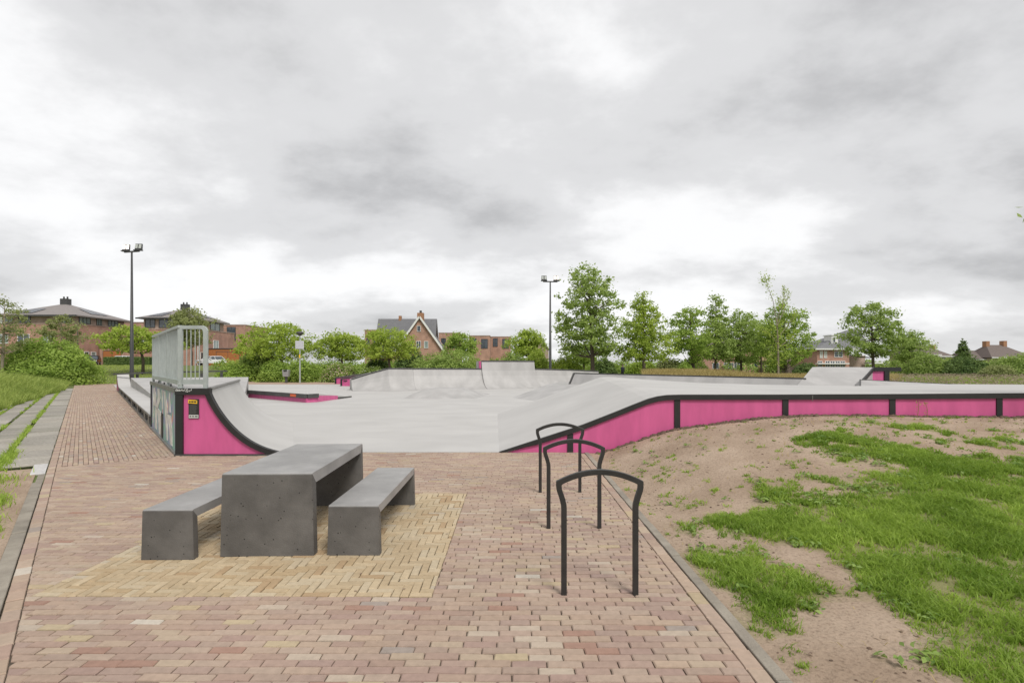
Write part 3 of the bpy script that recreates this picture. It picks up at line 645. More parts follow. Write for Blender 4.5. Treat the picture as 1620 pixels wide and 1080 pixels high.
for i in range(n_ - 1): b.prism([lp(prof[i][0], -.035, prof[i][1] - .055), lp(prof[i + 1][0], -.035, prof[i + 1][1] - .055), lp(prof[i + 1][0], -.035, prof[i + 1][1] - .005), lp(prof[i][0], -.035, prof[i][1] - .005)], dn * .012)
b.build('steel_edge', M_steel, lg)
MB().prism([lp(0, -.02, .0), lp(26.6, -.02, .0), lp(26.6, .06, .0), lp(0, .06, .0)], (0, 0, .07)).build('plinth', M_steel, lg)
MB().prism([lp(0, .07, .0), lp(23, .07, .0), lp(23, .5, .0), lp(0, .5, .0)], (0, 0, .30)).build('core', M_black, lg)  # black body added behind the openings, standing in for their shade
for s in (.35, 1.9, 5.1, 8.7, 12.5, 16.7, 20.6, 22.6): MB().prism([lp(s, -.015, .071), lp(s + .45, -.015, .071), lp(s + .45, .03, .071), lp(s, .03, .071)], (0, 0, .238)).build('support', M_steel, lg)
MB().prism([lp(23.6, -.01, .07), lp(26.5, -.01, .07), lp(26.5, -.01, 1.05), lp(25.85, -.01, 1.02), lp(25.4, -.01, .86), lp(24.6, -.01, .58), lp(23.6, -.01, .38)], dn * .03).build('end_panel', M_pink, lg)
for s, z in ((23.5, .37), (25.1, .72), (26.5, 1.06)): MB().prism([lp(s, -.02, .07), lp(s + .1, -.02, .07), lp(s + .1, -.02, z), lp(s, -.02, z)], dn * .05).build('end_post', M_black, lg)
# ---- bank behind the ledge with a black rail
bk_ = thing('corner_bank', 'pale concrete bank behind the low ledge, seen left of the railing', 'skate ramp', (-15, 26, 0))
MB().add([(-9.45, 15.2, .30), lp(22.5, .63, .33), (-23.35, 33.0, .92), (-16.6, 34.0, .95), (-9.0, 18.0, .30), (-9.55, 15.1, -.02), lp(22.5, .63, -.02), (-23.35, 33.0, -.02), (-16.6, 34.0, -.02), (-9.0, 18.0, -.02)],
         [(0, 1, 2), (0, 2, 3), (0, 3, 4), (0, 5, 6, 1), (1, 6, 7, 2), (2, 7, 8, 3), (3, 8, 9, 4), (4, 9, 5, 0)]).build('slope', M_conc2, bk_)
br_ = thing('black_rail', 'low black steel rail on short posts behind the far left bank', 'rail', (-20, 35.2, 0))
MB().bar((-25.6, 34.6, 1.12), (-24.0, 35.0, 1.20), .14, .10).build('end_bend', M_blackd, br_)
MB().bar((-24.0, 35.0, 1.20), (-18.6, 35.2, 1.32), .14, .09).build('top_bar', M_blackd, br_)
for x in (-24.4, -23.0, -21.6, -20.2, -18.9): MB().box(x - .06, x + .06, 35.05, 35.17, 0, 1.12 + (x + 24) * .022).build('post', M_blackd, br_)

# ---- pad with pink flank and black ledge
pd = thing('manual_pad', 'low concrete pad with pink flank and black ledge edge in mid park', 'skate obstacle', (-9.5, 24.4, 0))
A_ = Vector((-13.8, 28.3, .39)); B_ = Vector((-9.28, 24.45, .39)); Cc = Vector((-8.97, 24.85, .39)); D_ = Vector((-12.9, 36, .39)); E_ = Vector((-17.3, 36, .39)); F_ = Vector((-8.5, 28.4, .03)); G_ = Vector((-11.4, 37, .03))
dz = lambda p, z: (p.x, p.y, z)
MB().add([A_, B_, Cc, D_, E_, F_, G_, dz(A_, 0), dz(B_, 0), dz(Cc, 0), dz(D_, 0), dz(E_, 0), dz(F_, -.0), dz(G_, 0)], [(0, 1, 2, 3, 4), (2, 5, 6, 3), (0, 7, 8, 1), (1, 8, 9, 2), (2, 9, 12, 5), (5, 12, 13, 6), (4, 11, 7, 0), (3, 10, 11, 4), (6, 13, 10, 3)]).build('top', M_conc, pd)
ab = (B_ - A_).normalized(); an = Vector((ab.y, -ab.x, 0)) * 1.0
def strip(a, c, z0, z1, outw, m, name, nrm):
    return MB().prism([dz(a, z0), dz(c, z0), dz(c, z1), dz(a, z1)], nrm * outw).build(name, m, pd)
strip(A_ - ab * .45, B_ + ab * .02, .205, .394, .10, M_blackd, 'ledge_edge', an)
bc = (Cc - B_).normalized(); bn = Vector((bc.y, -bc.x, 0))
strip(B_, Cc + bc * .05, .207, .393, .10, M_blackd, 'ledge_end', bn)
strip(A_, B_ - ab * .221, .008, .202, .03, M_pink, 'front_panel', an)
cf = (F_ - Cc).normalized(); cn = Vector((cf.y, -cf.x, 0))
P1 = Cc + cf * 2.1
strip(B_ - ab * .22, B_, .008, .203, .028, M_pink, 'front_panel', an)
strip(B_, Cc, .008, .204, .03, M_pink, 'corner_panel', bn)
MB().prism([dz(Cc, .008), dz(P1, .008), dz(P1, .185), dz(Cc, .30)], cn * .032).build('flank_panel', M_pink, pd)
MB().prism([dz(P1, .0), dz(F_ + cf * .1, .0), dz(F_ + cf * .1, .075), dz(P1, .10)], cn * .06).build('ground_strip', M_blackd, pd)
sa, sb_ = A_ + (B_ - A_) * .775, A_ + (B_ - A_) * .865
MB().prism([dz(sa, .24), dz(sb_, .24), dz(sb_, .36), dz(sa, .36)], an * .104).build('sticker', M_stickorange, pd)

# ---- small pyramid, far wall with extension, twin pink ledges
py_ = MB().add([(-5.5, 27.2, .004), (-1.8, 27.2, .004), (-1.2, 31.5, .004), (-5.8, 31.5, .004), (-4.52, 28.5, .45), (-2.72, 28.5, .47), (-2.6, 29.6, .47), (-4.4, 29.6, .45)], [(3, 2, 1, 0), (4, 5, 6, 7), (0, 1, 5, 4), (1, 2, 6, 5), (2, 3, 7, 6), (3, 0, 4, 7)]).build('concrete_pyramid', M_conc2, loc=(-3.5, 29, 0))
tag(py_, 'small flat-topped concrete pyramid in the middle of the skatepark floor', 'skate obstacle')
fw = thing('far_quarter_wall', 'long curved concrete wall closing the far side of the skatepark', 'skate ramp', (-2, 38, 0))
def wall_piece(name, sts, m=M_conc2, run=1.5, deck=1.3, cap=True):
    """stations: bottom x, y, top height; the wall faces the camera"""
    m_ = 10; vs = []; fs = []; w = m_ + 3; ns = len(sts)
    for x, y, h in sts:
        nx, ny = -.36, .93
        for j in range(m_ + 1):
            t = j / m_; vs.append((x + nx * run * t, y + ny * run * t, .006 + h * (1 - math.sqrt(max(0, 1 - (t * .985) ** 2))) / (1 - math.sqrt(1 - .985 ** 2))))
        vs.append((x + nx * (run + deck), y + ny * (run + deck), h)); vs.append((x + nx * (run + deck), y + ny * (run + deck), 0))
    for i in range(ns - 1):
        for j in range(w - 1): fs.append((i * w + j, (i + 1) * w + j, (i + 1) * w + j + 1, i * w + j + 1))
    fs.append(tuple(range(w))); fs.append(tuple(range((ns - 1) * w, ns * w))[::-1])
    MB().add(vs, fs).build(name, m, fw)
    if cap:
        MB().tube([(x - .36 * run, y + .93 * run - .03, h + .008) for x, y, h in sts], .04, 6).build('coping', M_blackd, fw)
def st(px, yb, pt):
    x = XA(px, yb); y = yb; xt = x - .36 * 1.5; yt = y + .93 * 1.5
    return (x, y, HA(pt, yt))
wall_piece('left_wing', [st(559, 35.0, 600.0), st(590, 34.9, 590.5), st(620, 34.8, 582.8), st(660, 35.9, 583.0)])
wall_piece('main_wall', [st(660.2, 35.9, 583.0), st(772, 38.0, 583.4)])
wall_piece('extension', [st(772.2, 38.0, 571.0), st(858, 39.6, 571.2)])
wall_piece('right_wall', [st(859, 39.6, 583.6), st(915, 40.8, 585.0), st(962, 42.0, 587.2)])
_e = st(772, 38.0, 571.0); MB().prism([(_e[0] - .36 * 1.5 - .13, _e[1] + 1.36, 1.46), (_e[0] - .36 * 1.5 - .02, _e[1] + 1.36, 1.46), (_e[0] - .36 * 1.5 - .05, _e[1] + 1.36, 1.98), (_e[0] - .36 * 1.5 - .15, _e[1] + 1.36, 1.98)], (-.1, .6, 0)).build('pink_side', M_pink, fw)
def pink_ledge(label, px0, px1, yb, z0, z1, slot):
    x0, x1 = XA(px0, yb), XA(px1, yb - 1); t = thing('pink_ledge', label, 'ledge', (x0, yb, 0), 'twin pink ledges behind the far wall')
    MB().hexa([(x0 + .04, yb, 0), (x1, yb - .9, 0), (x1, yb + .1, 0), (x0 + .04, yb + .8, 0), (x0 + .04, yb, z0 - .10), (x1, yb - .9, z1 - .10), (x1, yb + .1, z1 - .10), (x0 + .04, yb + .8, z0 - .10)]).build('body', M_pink, t)
    MB().hexa([(x0 - .03, yb - .06, z0 - .097), (x1, yb - .96, z1 - .097), (x1, yb + .12, z1 - .097), (x0 - .03, yb + .84, z0 - .097), (x0 - .03, yb - .06, z0), (x1, yb - .96, z1), (x1, yb + .12, z1), (x0 - .03, yb + .84, z0)]).build('top_edge', M_blackd, t)
    MB().box(x0 - .04, x0 + .10, yb - .05, yb + .1, 0, z0 - .10).build('post', M_black, t)
    MB().hexa([(x0 + .1, yb + .05, z0 + .003), (x1, yb - .85, z1 + .003), (x1, yb + .08, z1 + .003), (x0 + .1, yb + .75, z0 + .003), (x0 + .1, yb + .05, z0 + .02), (x1, yb - .85, z1 + .02), (x1, yb + .08, z1 + .02), (x0 + .1, yb + .75, z0 + .02)]).build('top', M_conc, t)
    if slot: MB().box(x0 + .25, x0 + .7, yb - .12 - .25 * .2, yb - .02, z0 - .26, z0 - .19).build('slot', M_black, t)
pink_ledge('farther of two pink-fronted ledges left of the far concrete wall', 530.5, 592, 48.5, .60, 1.06, False)
pink_ledge('nearer pink-fronted ledge with a black slot, left of the far concrete wall', 539.5, 590, 43.6, .64, 1.02, True)

# ---- the big bank on the right with its pink front
FRONT = [(790, 714.5), (850, 695), (921, 672), (972.6, 651.8), (1004.7, 638.9), (1025, 631), (1040, 627), (1055, 625), (1075, 624.4), (1160, 624.3), (1242, 624.2), (1411, 623.4), (1580, 622.2), (1760, 621)]
BACK = [(787, 655, 18.7), (835, 638, 19.1), (880, 621.5, 19.4), (915, 608.8, 19.7), (938, 600.4, 19.9), (949, 596.6, 20), (960, 596, 20), (972, 596.3, 20), (1000, 598.5, 20), (1100, 605, 20), (1197, 608, 20), (1350, 610.3, 20), (1508, 607.4, 20), (1720, 608.6, 20)]
bb = thing('bank_ramp', 'broad concrete bank with bright pink front wall and black edge right of the racks', 'skate ramp', (3.2, 10.58, 0))
b = MB(); nr = 9; fr = [Vector((XA(p, FY), FY + .03, max(HA(q, FY), .008))) for p, q in FRONT]; bk = [Vector((XA(p, y), y, max(HA(q, y), .006))) for p, q, y in BACK]
vs = []; n_ = len(fr)
for j in range(nr):
    t = j / (nr - 1)
    for a, c in zip(fr, bk):
        p = a.lerp(c, t); vs.append(p)
k = len(vs)
vs += [Vector((p.x, p.y, -.02)) for p in bk]; vs += [Vector((p.x, p.y, -.02)) for p in fr]
fs = [(j * n_ + i, j * n_ + i + 1, (j + 1) * n_ + i + 1, (j + 1) * n_ + i) for j in range(nr - 1) for i in range(n_ - 1)]
fs += [((nr - 1) * n_ + i, (nr - 1) * n_ + i + 1, k + i + 1, k + i) for i in range(n_ - 1)] + [(i, k + n_ + i, k + n_ + i + 1, i + 1) for i in range(n_ - 1)]
b.add(vs, fs).build('riding_surface', M_conc, bb, smooth=False)
b = MB(); T = .095
for i in range(n_ - 1):
    a, c = fr[i], fr[i + 1]; q = [(a.x, FY - .045, max(a.z - T, .0)), (c.x, FY - .045, c.z - T if c.z - T > 0 else 0), (c.x, FY - .045, c.z + .006), (a.x, FY - .045, a.z + .006)]
    b.prism(q, (0, .07, 0))
b.build('black_edge', M_black, bb)
posts = [902, 1071, 1242, 1411, 1580, 1750]; fpx = [f[0] for f in FRONT]; fz = [f[1] for f in FRONT]
def ztop(px): return HA(float(np.interp(px, fpx, fz)), FY) - T
edges_ = [800] + posts
for i in range(len(edges_) - 1):
    a, c = edges_[i] + (3.5 if i else 0), edges_[i + 1] - 3.5
    xs_ = [a] + [p for p in fpx if a < p < c] + [c]
    MB().prism([(XA(a, FY), FY - .005, -.02), (XA(c, FY), FY - .005, -.02)] + [(XA(p, FY), FY - .005, max(ztop(p) + .01, -.01)) for p in xs_[::-1]], (0, .03, 0)).build('pink_panel', M_pink, bb)
for p in posts: MB().box(XA(p - 4.6, FY), XA(p + 4.6, FY), FY - .025, FY + .03, -.02, ztop(p) + .003).build('post', M_black, bb)
MB().box(XA(1283.2, FY), XA(1284.0, FY), FY - .0465, FY - .04, HA(634, FY), HA(624.6, FY)).build('edge_seam', M_steel, bb)

# ---- things standing behind that bank
mb_ = MB(); lo = [(.07, 28.1), (1.6, 24.4), (16, 20.6), (18, 30), (16, 36.5), (2.2, 36.5)]; hi = [(2.07, 29.9), (3.3, 27.0), (15, 22.6), (16.5, 30), (15, 34.5), (3.2, 34.5)]
mb_.add([(x, y, .005) for x, y in lo] + [(x, y, .63) for x, y in hi], [tuple(range(6, 12)), tuple(range(6))[::-1]] + [(i, (i + 1) % 6, 6 + (i + 1) % 6, 6 + i) for i in range(6)])
tag(mb_.build('funbox', M_conc2, loc=(8, 29, 0)), 'raised flat-topped concrete funbox carrying the black-edged spine', 'skate obstacle')
sp = thing('spine', 'long steep concrete spine with black A-shaped ends behind the big bank', 'skate obstacle', (7.6, 26, .63))
R0, R1 = Vector((3.62, 30.7, 1.25)), Vector((11.75, 21.5, 1.18)); rd = (R1 - R0); rd.z = 0; rd.normalize(); rn = Vector((-rd.y, rd.x, 0)) * .40
def base(p, s, z=.62): return Vector((p.x + rn.x * s, p.y + rn.y * s, z))
MB().add([R0 + rd * .08, R1 - rd * .05, base(R0 + rd * .08, -1), base(R1 - rd * .05, -1), base(R0 + rd * .08, 1), base(R1 - rd * .05, 1)], [(0, 1, 3, 2), (1, 0, 4, 5), (0, 2, 4), (1, 5, 3), (2, 3, 5, 4)]).build('slopes', M_conc2, sp)
MB().bar(R0, R1, .07, .05).build('ridge_edge', M_blackd, sp)
for p in (R0, R1):
    for s in (-1, 1): MB().bar(p, base(p, s, .60), .07, .11, up=tuple(rd)).build('end_edge', M_blackd, sp)
kr_ = thing('kicker_ramp', 'steep concrete bank ramp with pink side and black frame on the right', 'skate ramp', (14, 22, 0))
BLp, BRp = Vector((10.95, 20.6, .896)), Vector((13.2, 20.6, .896)); TLp, TRp = Vector((13.03, 23.2, 1.625)), Vector((15.64, 23.2, 1.612))
b2l, b2r = BLp + (BLp - TLp) * 1.2, BRp + (BRp - TRp) * 1.2; dk = [Vector((16.2, 23.22, 1.612)), Vector((16.2, 25.2, 1.612)), Vector((14.5, 25.2, 1.625))]
vs = [b2l, b2r, TRp, TLp] + dk; lowv = [Vector((p.x, p.y, -.02)) for p in vs]
MB().add(vs + lowv, [(0, 1, 2, 3), (3, 2, 4, 5, 6), (0, 7, 8, 1), (1, 8, 9, 2), (2, 9, 11, 4), (4, 11, 12, 5), (5, 12, 13, 6), (6, 13, 10, 3), (3, 10, 7, 0)]).build('riding_surface', M_conc2, kr_)
MB().bar(TRp + Vector((.02, -.03, -.05)), BRp + (TRp - BRp) * .1 + Vector((.06, -.03, -.05)), .06, .14).build('side_edge', M_black, kr_)
MB().box(15.62, 16.78, 23.08, 23.2, 1.45, 1.62).build('deck_edge', M_black, kr_)
MB().prism([(14.55, 23.15, .5), (16.08, 23.15, .5), (16.08, 23.15, 1.45), (15.6, 23.15, 1.45)], (0, .04, 0)).build('side_panel', M_pink, kr_)
MB().box(16.08, 16.28, 23.09, 23.19, 0, 1.449).build('post', M_black, kr_)
wd = thing('low_wedge', 'thin low concrete wedge with black top line right of the kicker ramp', 'skate obstacle', (14.6, 20.3, .9))
W0, W1 = Vector((13.28, 20.42, 1.15)), Vector((16.75, 20.25, .985))
MB().add([W0, W1, (12.75, 19.6, .9), (16.9, 19.6, .9), W0 + Vector((.1, .5, -.2)), W1 + Vector((.1, .5, -.1))], [(0, 1, 3, 2), (1, 0, 4, 5), (0, 2, 4), (1, 5, 3), (2, 3, 5, 4)]).build('slope', M_conc2, wd)
MB().bar(W0, W1, .06, .035).build('top_edge', M_blackd, wd)
MB().bar(W0, (12.85, 19.75, .93), .05, .05).build('end_edge', M_blackd, wd)

# ------------------------------------------------------------------ table and benches of dark concrete
def u_set(name, label, cat, top, x0, x1, y0, y1, h, rot, th, flare):
    cx, cy = (x0 + x1) / 2, (y0 + y1) / 2; w = x1 - x0; L = y1 - y0; c = .014
    t = thing(name, label, cat, (0, 0, 0))
    def ex(poly, nm, fl):
        bt = [(a, z) for a, z in poly]; n = len(bt); xs = [-w / 2, w / 2]
        def P3(sg, a, z): return (sg * (w / 2 + (fl * (1 - z / h))), a - L / 2, z)
        vs = []
        ca = sum(p[0] for p in bt) / n; cz = sum(p[1] for p in bt) / n; ch = .007
        ins = [(a + (ca - a) * ch / max(.05, abs(ca - a) + abs(cz - z)) * 1.3, z + (cz - z) * ch / max(.05, abs(ca - a) + abs(cz - z)) * 1.3) for a, z in bt]
        for sg in (-1, 1):
            vs += [P3(sg, a, z) for a, z in bt]
        fs = [tuple(range(n)), tuple(range(n, 2 * n))[::-1]] + [(i, n + i, n + (i + 1) % n, (i + 1) % n) for i in range(n)]
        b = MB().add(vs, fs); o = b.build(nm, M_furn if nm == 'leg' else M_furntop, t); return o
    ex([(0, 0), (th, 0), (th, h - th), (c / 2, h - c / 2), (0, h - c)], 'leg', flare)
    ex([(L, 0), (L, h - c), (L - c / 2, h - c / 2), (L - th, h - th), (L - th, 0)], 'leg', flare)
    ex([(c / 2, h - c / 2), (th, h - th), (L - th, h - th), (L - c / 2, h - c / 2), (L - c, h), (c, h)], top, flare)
    t.location = (cx, cy, .002); t.rotation_euler = (0, 0, R(rot)); return t
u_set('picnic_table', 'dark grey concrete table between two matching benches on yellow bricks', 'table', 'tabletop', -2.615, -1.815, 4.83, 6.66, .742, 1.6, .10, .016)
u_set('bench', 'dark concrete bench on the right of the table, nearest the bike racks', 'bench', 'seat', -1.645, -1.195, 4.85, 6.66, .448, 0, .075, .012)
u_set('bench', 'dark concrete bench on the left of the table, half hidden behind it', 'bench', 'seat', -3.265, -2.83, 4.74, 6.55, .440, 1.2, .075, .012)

# ------------------------------------------------------------------ bike racks
def rack(y, label):
    cl = [(-.268, -.03), (-.268, .64), (-.270, .675), (-.283, .725), (-.303, .785), (-.306, .81), (-.306, .838)]
    arc = []
    for i in range(15):
        t = -1 + 2 * i / 14; arc.append((t * .306, .838 + (.918 - .838) * (1 - t * t)))
    line = cl[:-1] + arc + [(-x, z) for x, z in cl[:-1]][::-1]
    w = .0205; o_, i_ = [], []; n = len(line)
    for i, p in enumerate(line):
        d0 = Vector(line[i]) - Vector(line[i - 1]) if i else Vector(line[1]) - Vector(line[0]); d1 = Vector(line[i + 1]) - Vector(line[i]) if i < n - 1 else d0
        d0.normalize(); d1.normalize(); n0 = Vector((-d0.y, d0.x)); n1 = Vector((-d1.y, d1.x)); m = (n0 + n1).normalized(); k = w / max(.5, m.dot(n0))
        q = Vector(p); o_.append(q + m * k); i_.append(q - m * k)
    dpt = .0175; vs = []
    for sgn in (-1, 1):
        vs += [(p.x, sgn * dpt, p.y) for p in o_] + [(p.x, sgn * dpt, p.y) for p in i_]
    fs = []
    for i in range(n - 1):
        fs += [(i, i + 1, n + i + 1, n + i), (2 * n + i, 3 * n + i, 3 * n + i + 1, 2 * n + i + 1), (i, 2 * n + i, 2 * n + i + 1, i + 1), (n + i, n + i + 1, 3 * n + i + 1, 3 * n + i)]
    fs += [(0, n, 3 * n, 2 * n), (n - 1, 3 * n - 1, 4 * n - 1, 2 * n - 1)]
    o = MB().add(vs, fs).build('bike_rack', M_rack, bevel=.004); o.location = (.667, y, 0); return tag(o, label, 'bike rack', 'bike racks along the kerb')
rack(4.03, 'dark steel bike rack nearest the camera, first of three hoops')
rack(5.67, 'middle dark steel bike rack of the three hoops along the kerb')
rack(7.27, 'farthest dark steel bike rack, in front of the pink wall')

# ------------------------------------------------------------------ far brick path and edge strip behind the park
M_farbrick = mat('far_clay_pavers', (.40, .285, .215), (.33, .23, .18), 2.5, .9, .3, 40, detail=9)
structure(MB().prism([(-42, 45.5, -.02), (-30, 47.6, -.02), (4, 47.8, -.02), (4, 56.0, -.02), (-34, 57, -.02), (-45, 50, -.02)], (0, 0, .024)).build('far_brick_path', M_farbrick))
M_street = mat('far_street_pavers', (.36, .30, .26), (.30, .25, .22), 2, .9)
def land(x, y): return float(land_h(x, y))
st_ = MB()
for i in range(14):
    x0, x1 = -96 + i * 4, -92 + i * 4; st_.add([(x0, 76, land(x0, 76) + .03), (x1, 76, land(x1, 76) + .03), (x1, 82, land(x1, 82) + .03), (x0, 82, land(x0, 82) + .03)], [(0, 1, 2, 3)])
structure(st_.build('street', M_street))

# ------------------------------------------------------------------ masts, lamp, bin
def mast(label, px, pt, y, head_px, lit, twist):
    x = XA(px, y); h = HA(pt, y); t = thing('floodlight_mast', label, 'floodlight', (x, y, 0), 'floodlight masts')
    MB().tube([(x, y, 0), (x, y, .5), (x, y, h)], [.15, .13, .055], 12).build('pole', M_pole, t, smooth=True)
    MB().tube([(x, y, 0), (x, y, .06)], .2, 12).build('base', M_pole, t)
    a = Vector((math.cos(twist), math.sin(twist), 0)) * .62
    MB().bar((x - a.x, y - a.y, h), (x + a.x, y + a.y, h + .0), .10, .09).build('crossbar', M_pole, t)
    for s, on in ((-1, lit[0]), (1, lit[1])):
        c = Vector((x + a.x * s * .86, y + a.y * s * .86, h + .30)); b = MB()
        q = [(-.24, -.02, -.24), (.24, -.02, -.24), (.24, .10, -.24), (-.24, .10, -.24), (-.22, .06, .22), (.22, .06, .22), (.22, .16, .22), (-.22, .16, .22)]
        hd = MB().hexa([(c.x + p[0], c.y + p[1], c.z + p[2]) for p in q]).build('lamp_head', M_pole, t)
        for sx in (-.12, .12):
            w = .085; g = [(sx - w, -.008, -.10), (sx + w, -.008, -.10), (sx + w, .045, .18), (sx - w, .045, .18)]
            MB().prism([(c.x + p[0], c.y + p[1] - .012, c.z + p[2]) for p in g], (0, .02, 0)).build('lamp_pane', M_lampwarm if on else M_lampoff, hd)
        MB().box(c.x - .27, c.x + .27, c.y - .10, c.y + .12, c.z - .262, c.z - .20).build('bracket', M_pole, hd)
    return t
mast('tall dark floodlight mast rising left of the railing, one lamp glowing', 208.5, 398, 36.6, 0, (True, False), R(-14))
mast('tall dark floodlight mast in the middle, just left of the tallest tree', 870.5, 445.5, 46, 0, (False, True), R(6))
sx, sy = XA(474.5, 50.5), 50.5
t = thing('lamp_post', 'slim grey street lamp with square notice board near the litter bin', 'street lamp', (sx, sy, 0))
MB().tube([(sx, sy, 0), (sx, sy, 1.6), (sx, sy, HA(528, sy))], [.075, .065, .04], 10).build('pole', M_galv, t)
b = MB(); b.tube([(sx, sy, HA(531, sy)), (sx, sy, HA(528.5, sy)), (sx, sy, HA(526.5, sy)), (sx, sy, HA(525, sy)), (sx, sy, HA(524, sy))], [.10, .24, .36, .30, .08], 14); b.build('lamp_hood', M_blackd, t)
sg_ = MB().box(XA(468, sy), XA(480.5, sy), sy - .10, sy - .07, HA(551.5, sy), HA(539.5, sy)).build('notice_board', M_signgrey, t)
MB().box(XA(467.6, sy), XA(480.9, sy), sy - .068, sy - .05, HA(551.9, sy), HA(539.1, sy)).build('board_frame', M_white, sg_)
MB().box(XA(473.6, sy), XA(475.6, sy), sy - .09, sy - .076, HA(566, sy), HA(560.5, sy)).build('yellow_sticker', M_yellow, t)
bx_, by_ = XA(453, 51), 51.0
t = thing('litter_bin', 'grey litter bin on a dark post left of the lamp post', 'bin', (bx_, by_, 0))
MB().box(bx_ - .10, bx_ + .10, by_ - .07, by_ + .07, 0, .62).build('post', M_blackd, t)
MB().hexa([(bx_ - .26, by_ - .22, .60), (bx_ + .26, by_ - .22, .60), (bx_ + .26, by_ + .2, .60), (bx_ - .26, by_ + .2, .60), (bx_ - .31, by_ - .27, 1.25), (bx_ + .31, by_ - .27, 1.25), (bx_ + .31, by_ + .22, 1.25), (bx_ - .31, by_ + .22, 1.25)]).build('body', M_bin, t, bevel=.03)
MB().box(bx_ - .16, bx_ + .16, by_ - .29, by_ - .1, 1.1, 1.24).build('mouth', M_black, t)

# ------------------------------------------------------------------ houses
def window(root, face, a0, a1, z0, z1, w, glass=M_glass, frame=M_white, mull=1, name='window'):
    """face 'f': in the plane y=w facing the camera; face 'r': in the plane x=w facing right"""
    fr = .07; b = MB(); g = MB()
    def bx(bb, p0, p1, q0, q1, d0, d1):
        if face == 'f': bb.box(p0, p1, w - d1, w - d0, q0, q1)
        else: bb.box(w + d0, w + d1, p0, p1, q0, q1)
    bx(b, a0, a1, z1 - fr, z1, .002, .08); bx(b, a0, a1, z0, z0 + fr, .002, .10); bx(b, a0, a0 + fr, z0 + fr, z1 - fr, .002, .08); bx(b, a1 - fr, a1, z0 + fr, z1 - fr, .002, .08)
    for i in range(1, mull + 1):
        m = a0 + (a1 - a0) * i / (mull + 1); bx(b, m - fr / 2, m + fr / 2, z0 + fr, z1 - fr, .002, .075)
    o = b.build(name, frame, root)
    bx(g, a0 + fr, a1 - fr, z0 + fr, z1 - fr, .001, .03); g.build('pane', glass, o); return o
def gable_or_hip(root, pts, faces, m, name='roof', th=.16):
    o = MB().add(pts, faces).build(name, m, root); s = o.modifiers.new('solid', 'SOLIDIFY'); s.thickness = th; s.offset = -1; return o
def villa(label, x0, x1, y0, y1, z0, zp, rx0, rx1, ry0, ry1, ze, za, apex, mw, solar=True):
    t = thing('brick_house', label, 'house', ((x0 + x1) / 2, y0, z0))
    MB().box(x0, x1, y0, y1, z0 - .3, zp).build('wall', mw, t)
    MB().box(x0 - .06, x1 + .06, y0 - .06, y1 + .06, zp + .002, zp + .14).build('parapet_cap', M_palebrick, t)
    ux0, ux1, uy0, uy1 = rx0 + .75, rx1 - .75, ry0 + .75, ry1 - .75
    MB().box(ux0, ux1, uy0, uy1, zp + .145, ze).build('upper_wall', M_palebrick, t)
    ax, ay = apex
    rf = MB().add([(rx0, ry0, ze), (rx1, ry0, ze), (rx1, ry1, ze), (rx0, ry1, ze), (ax, ay, za), (rx0, ry0, ze - .18), (rx1, ry0, ze - .18), (rx1, ry1, ze - .18), (rx0, ry1, ze - .18)],
                  [(0, 1, 4), (1, 2, 4), (2, 3, 4), (3, 0, 4), (0, 5, 6, 1), (1, 6, 7, 2), (2, 7, 8, 3), (3, 8, 5, 0), (5, 8, 7, 6)]).build('roof', M_roof, t)
    MB().box(ax - .55, ax + .55, ay - .45, ay + .45, za - .35, za + .75).build('chimney', M_darkmetal, rf)
    for s in (-.28, .28): MB().tube([(ax + s, ay, za + .75), (ax + s, ay, za + 1.1)], .12, 8).build('flue', M_darkmetal, rf)
    MB().box(rx0 - .05, rx1 + .05, ry0 - .06, ry0 - .01, ze - .22, ze + .02).build('gutter', M_darkmetal, rf)
    if solar:
        def sp_(u, v):           # on the front slope
            e = Vector((rx0 + (rx1 - rx0) * u, ry0, ze)); a = Vector((ax, ay, za)); return e.lerp(a, v) + Vector((0, -.05, .09))
        for i in range(4):
            u0, u1 = .12 + i * .075, .185 + i * .075; MB().add([sp_(u0, .12), sp_(u1, .12), sp_(u1, .5), sp_(u0, .5)], [(0, 1, 2, 3)]).build('solar_panel', M_solar, rf)
        def sr_(u, v):
            e = Vector((rx1, ry0 + (ry1 - ry0) * u, ze)); a = Vector((ax, ay, za)); return e.lerp(a, v) + Vector((.05, 0, .09))
        for i in range(3):
            u0, u1 = .35 + i * .14, .47 + i * .14; MB().add([sr_(u0, .2), sr_(u1, .2), sr_(u1, .6), sr_(u0, .6)], [(0, 1, 2, 3)]).build('solar_panel', M_solar, rf)
    return t, (ux0, ux1, uy0, uy1)
GZ1 = 1.63
t, u_ = villa('large red brick house with grey hip roof and solar panels on the far left', -79, -64.8, 80, 91, GZ1, 7.78, -76.6, -64.2, 79.4, 91, 9.12, 11.4, (-70.4, 85), M_redbrick)
for a0, a1, g in ((-75.6, -74.2, M_glassl), (-73.4, -71.6, M_glass), (-66.9, -65.5, M_glassl)): window(t, 'f', a0, a1, 7.95, 8.95, u_[2], g, M_darkmetal)
for a0, a1 in ((80.8, 83.0), (84.2, 85.3), (86.6, 88.8)): window(t, 'r', a0, a1, 7.95, 8.95, u_[1], M_glassl, M_darkmetal, 2)
for a0, a1, g in ((-76.5, -74.8, M_glassl), (-73.4, -71.6, M_glass), (-69.6, -68.1, M_glassl)): window(t, 'f', a0, a1, 4.9, 6.3, 80, g)
MB().box(-73.8, -72.0, 79.93, 80.02, 1.7, 3.9).build('garden_door', M_glass, t)
MB().tube([(-64.6, 80.15, 1.6), (-64.6, 80.15, 7.7)], .07, 6).build('downpipe', M_darkmetal, t)
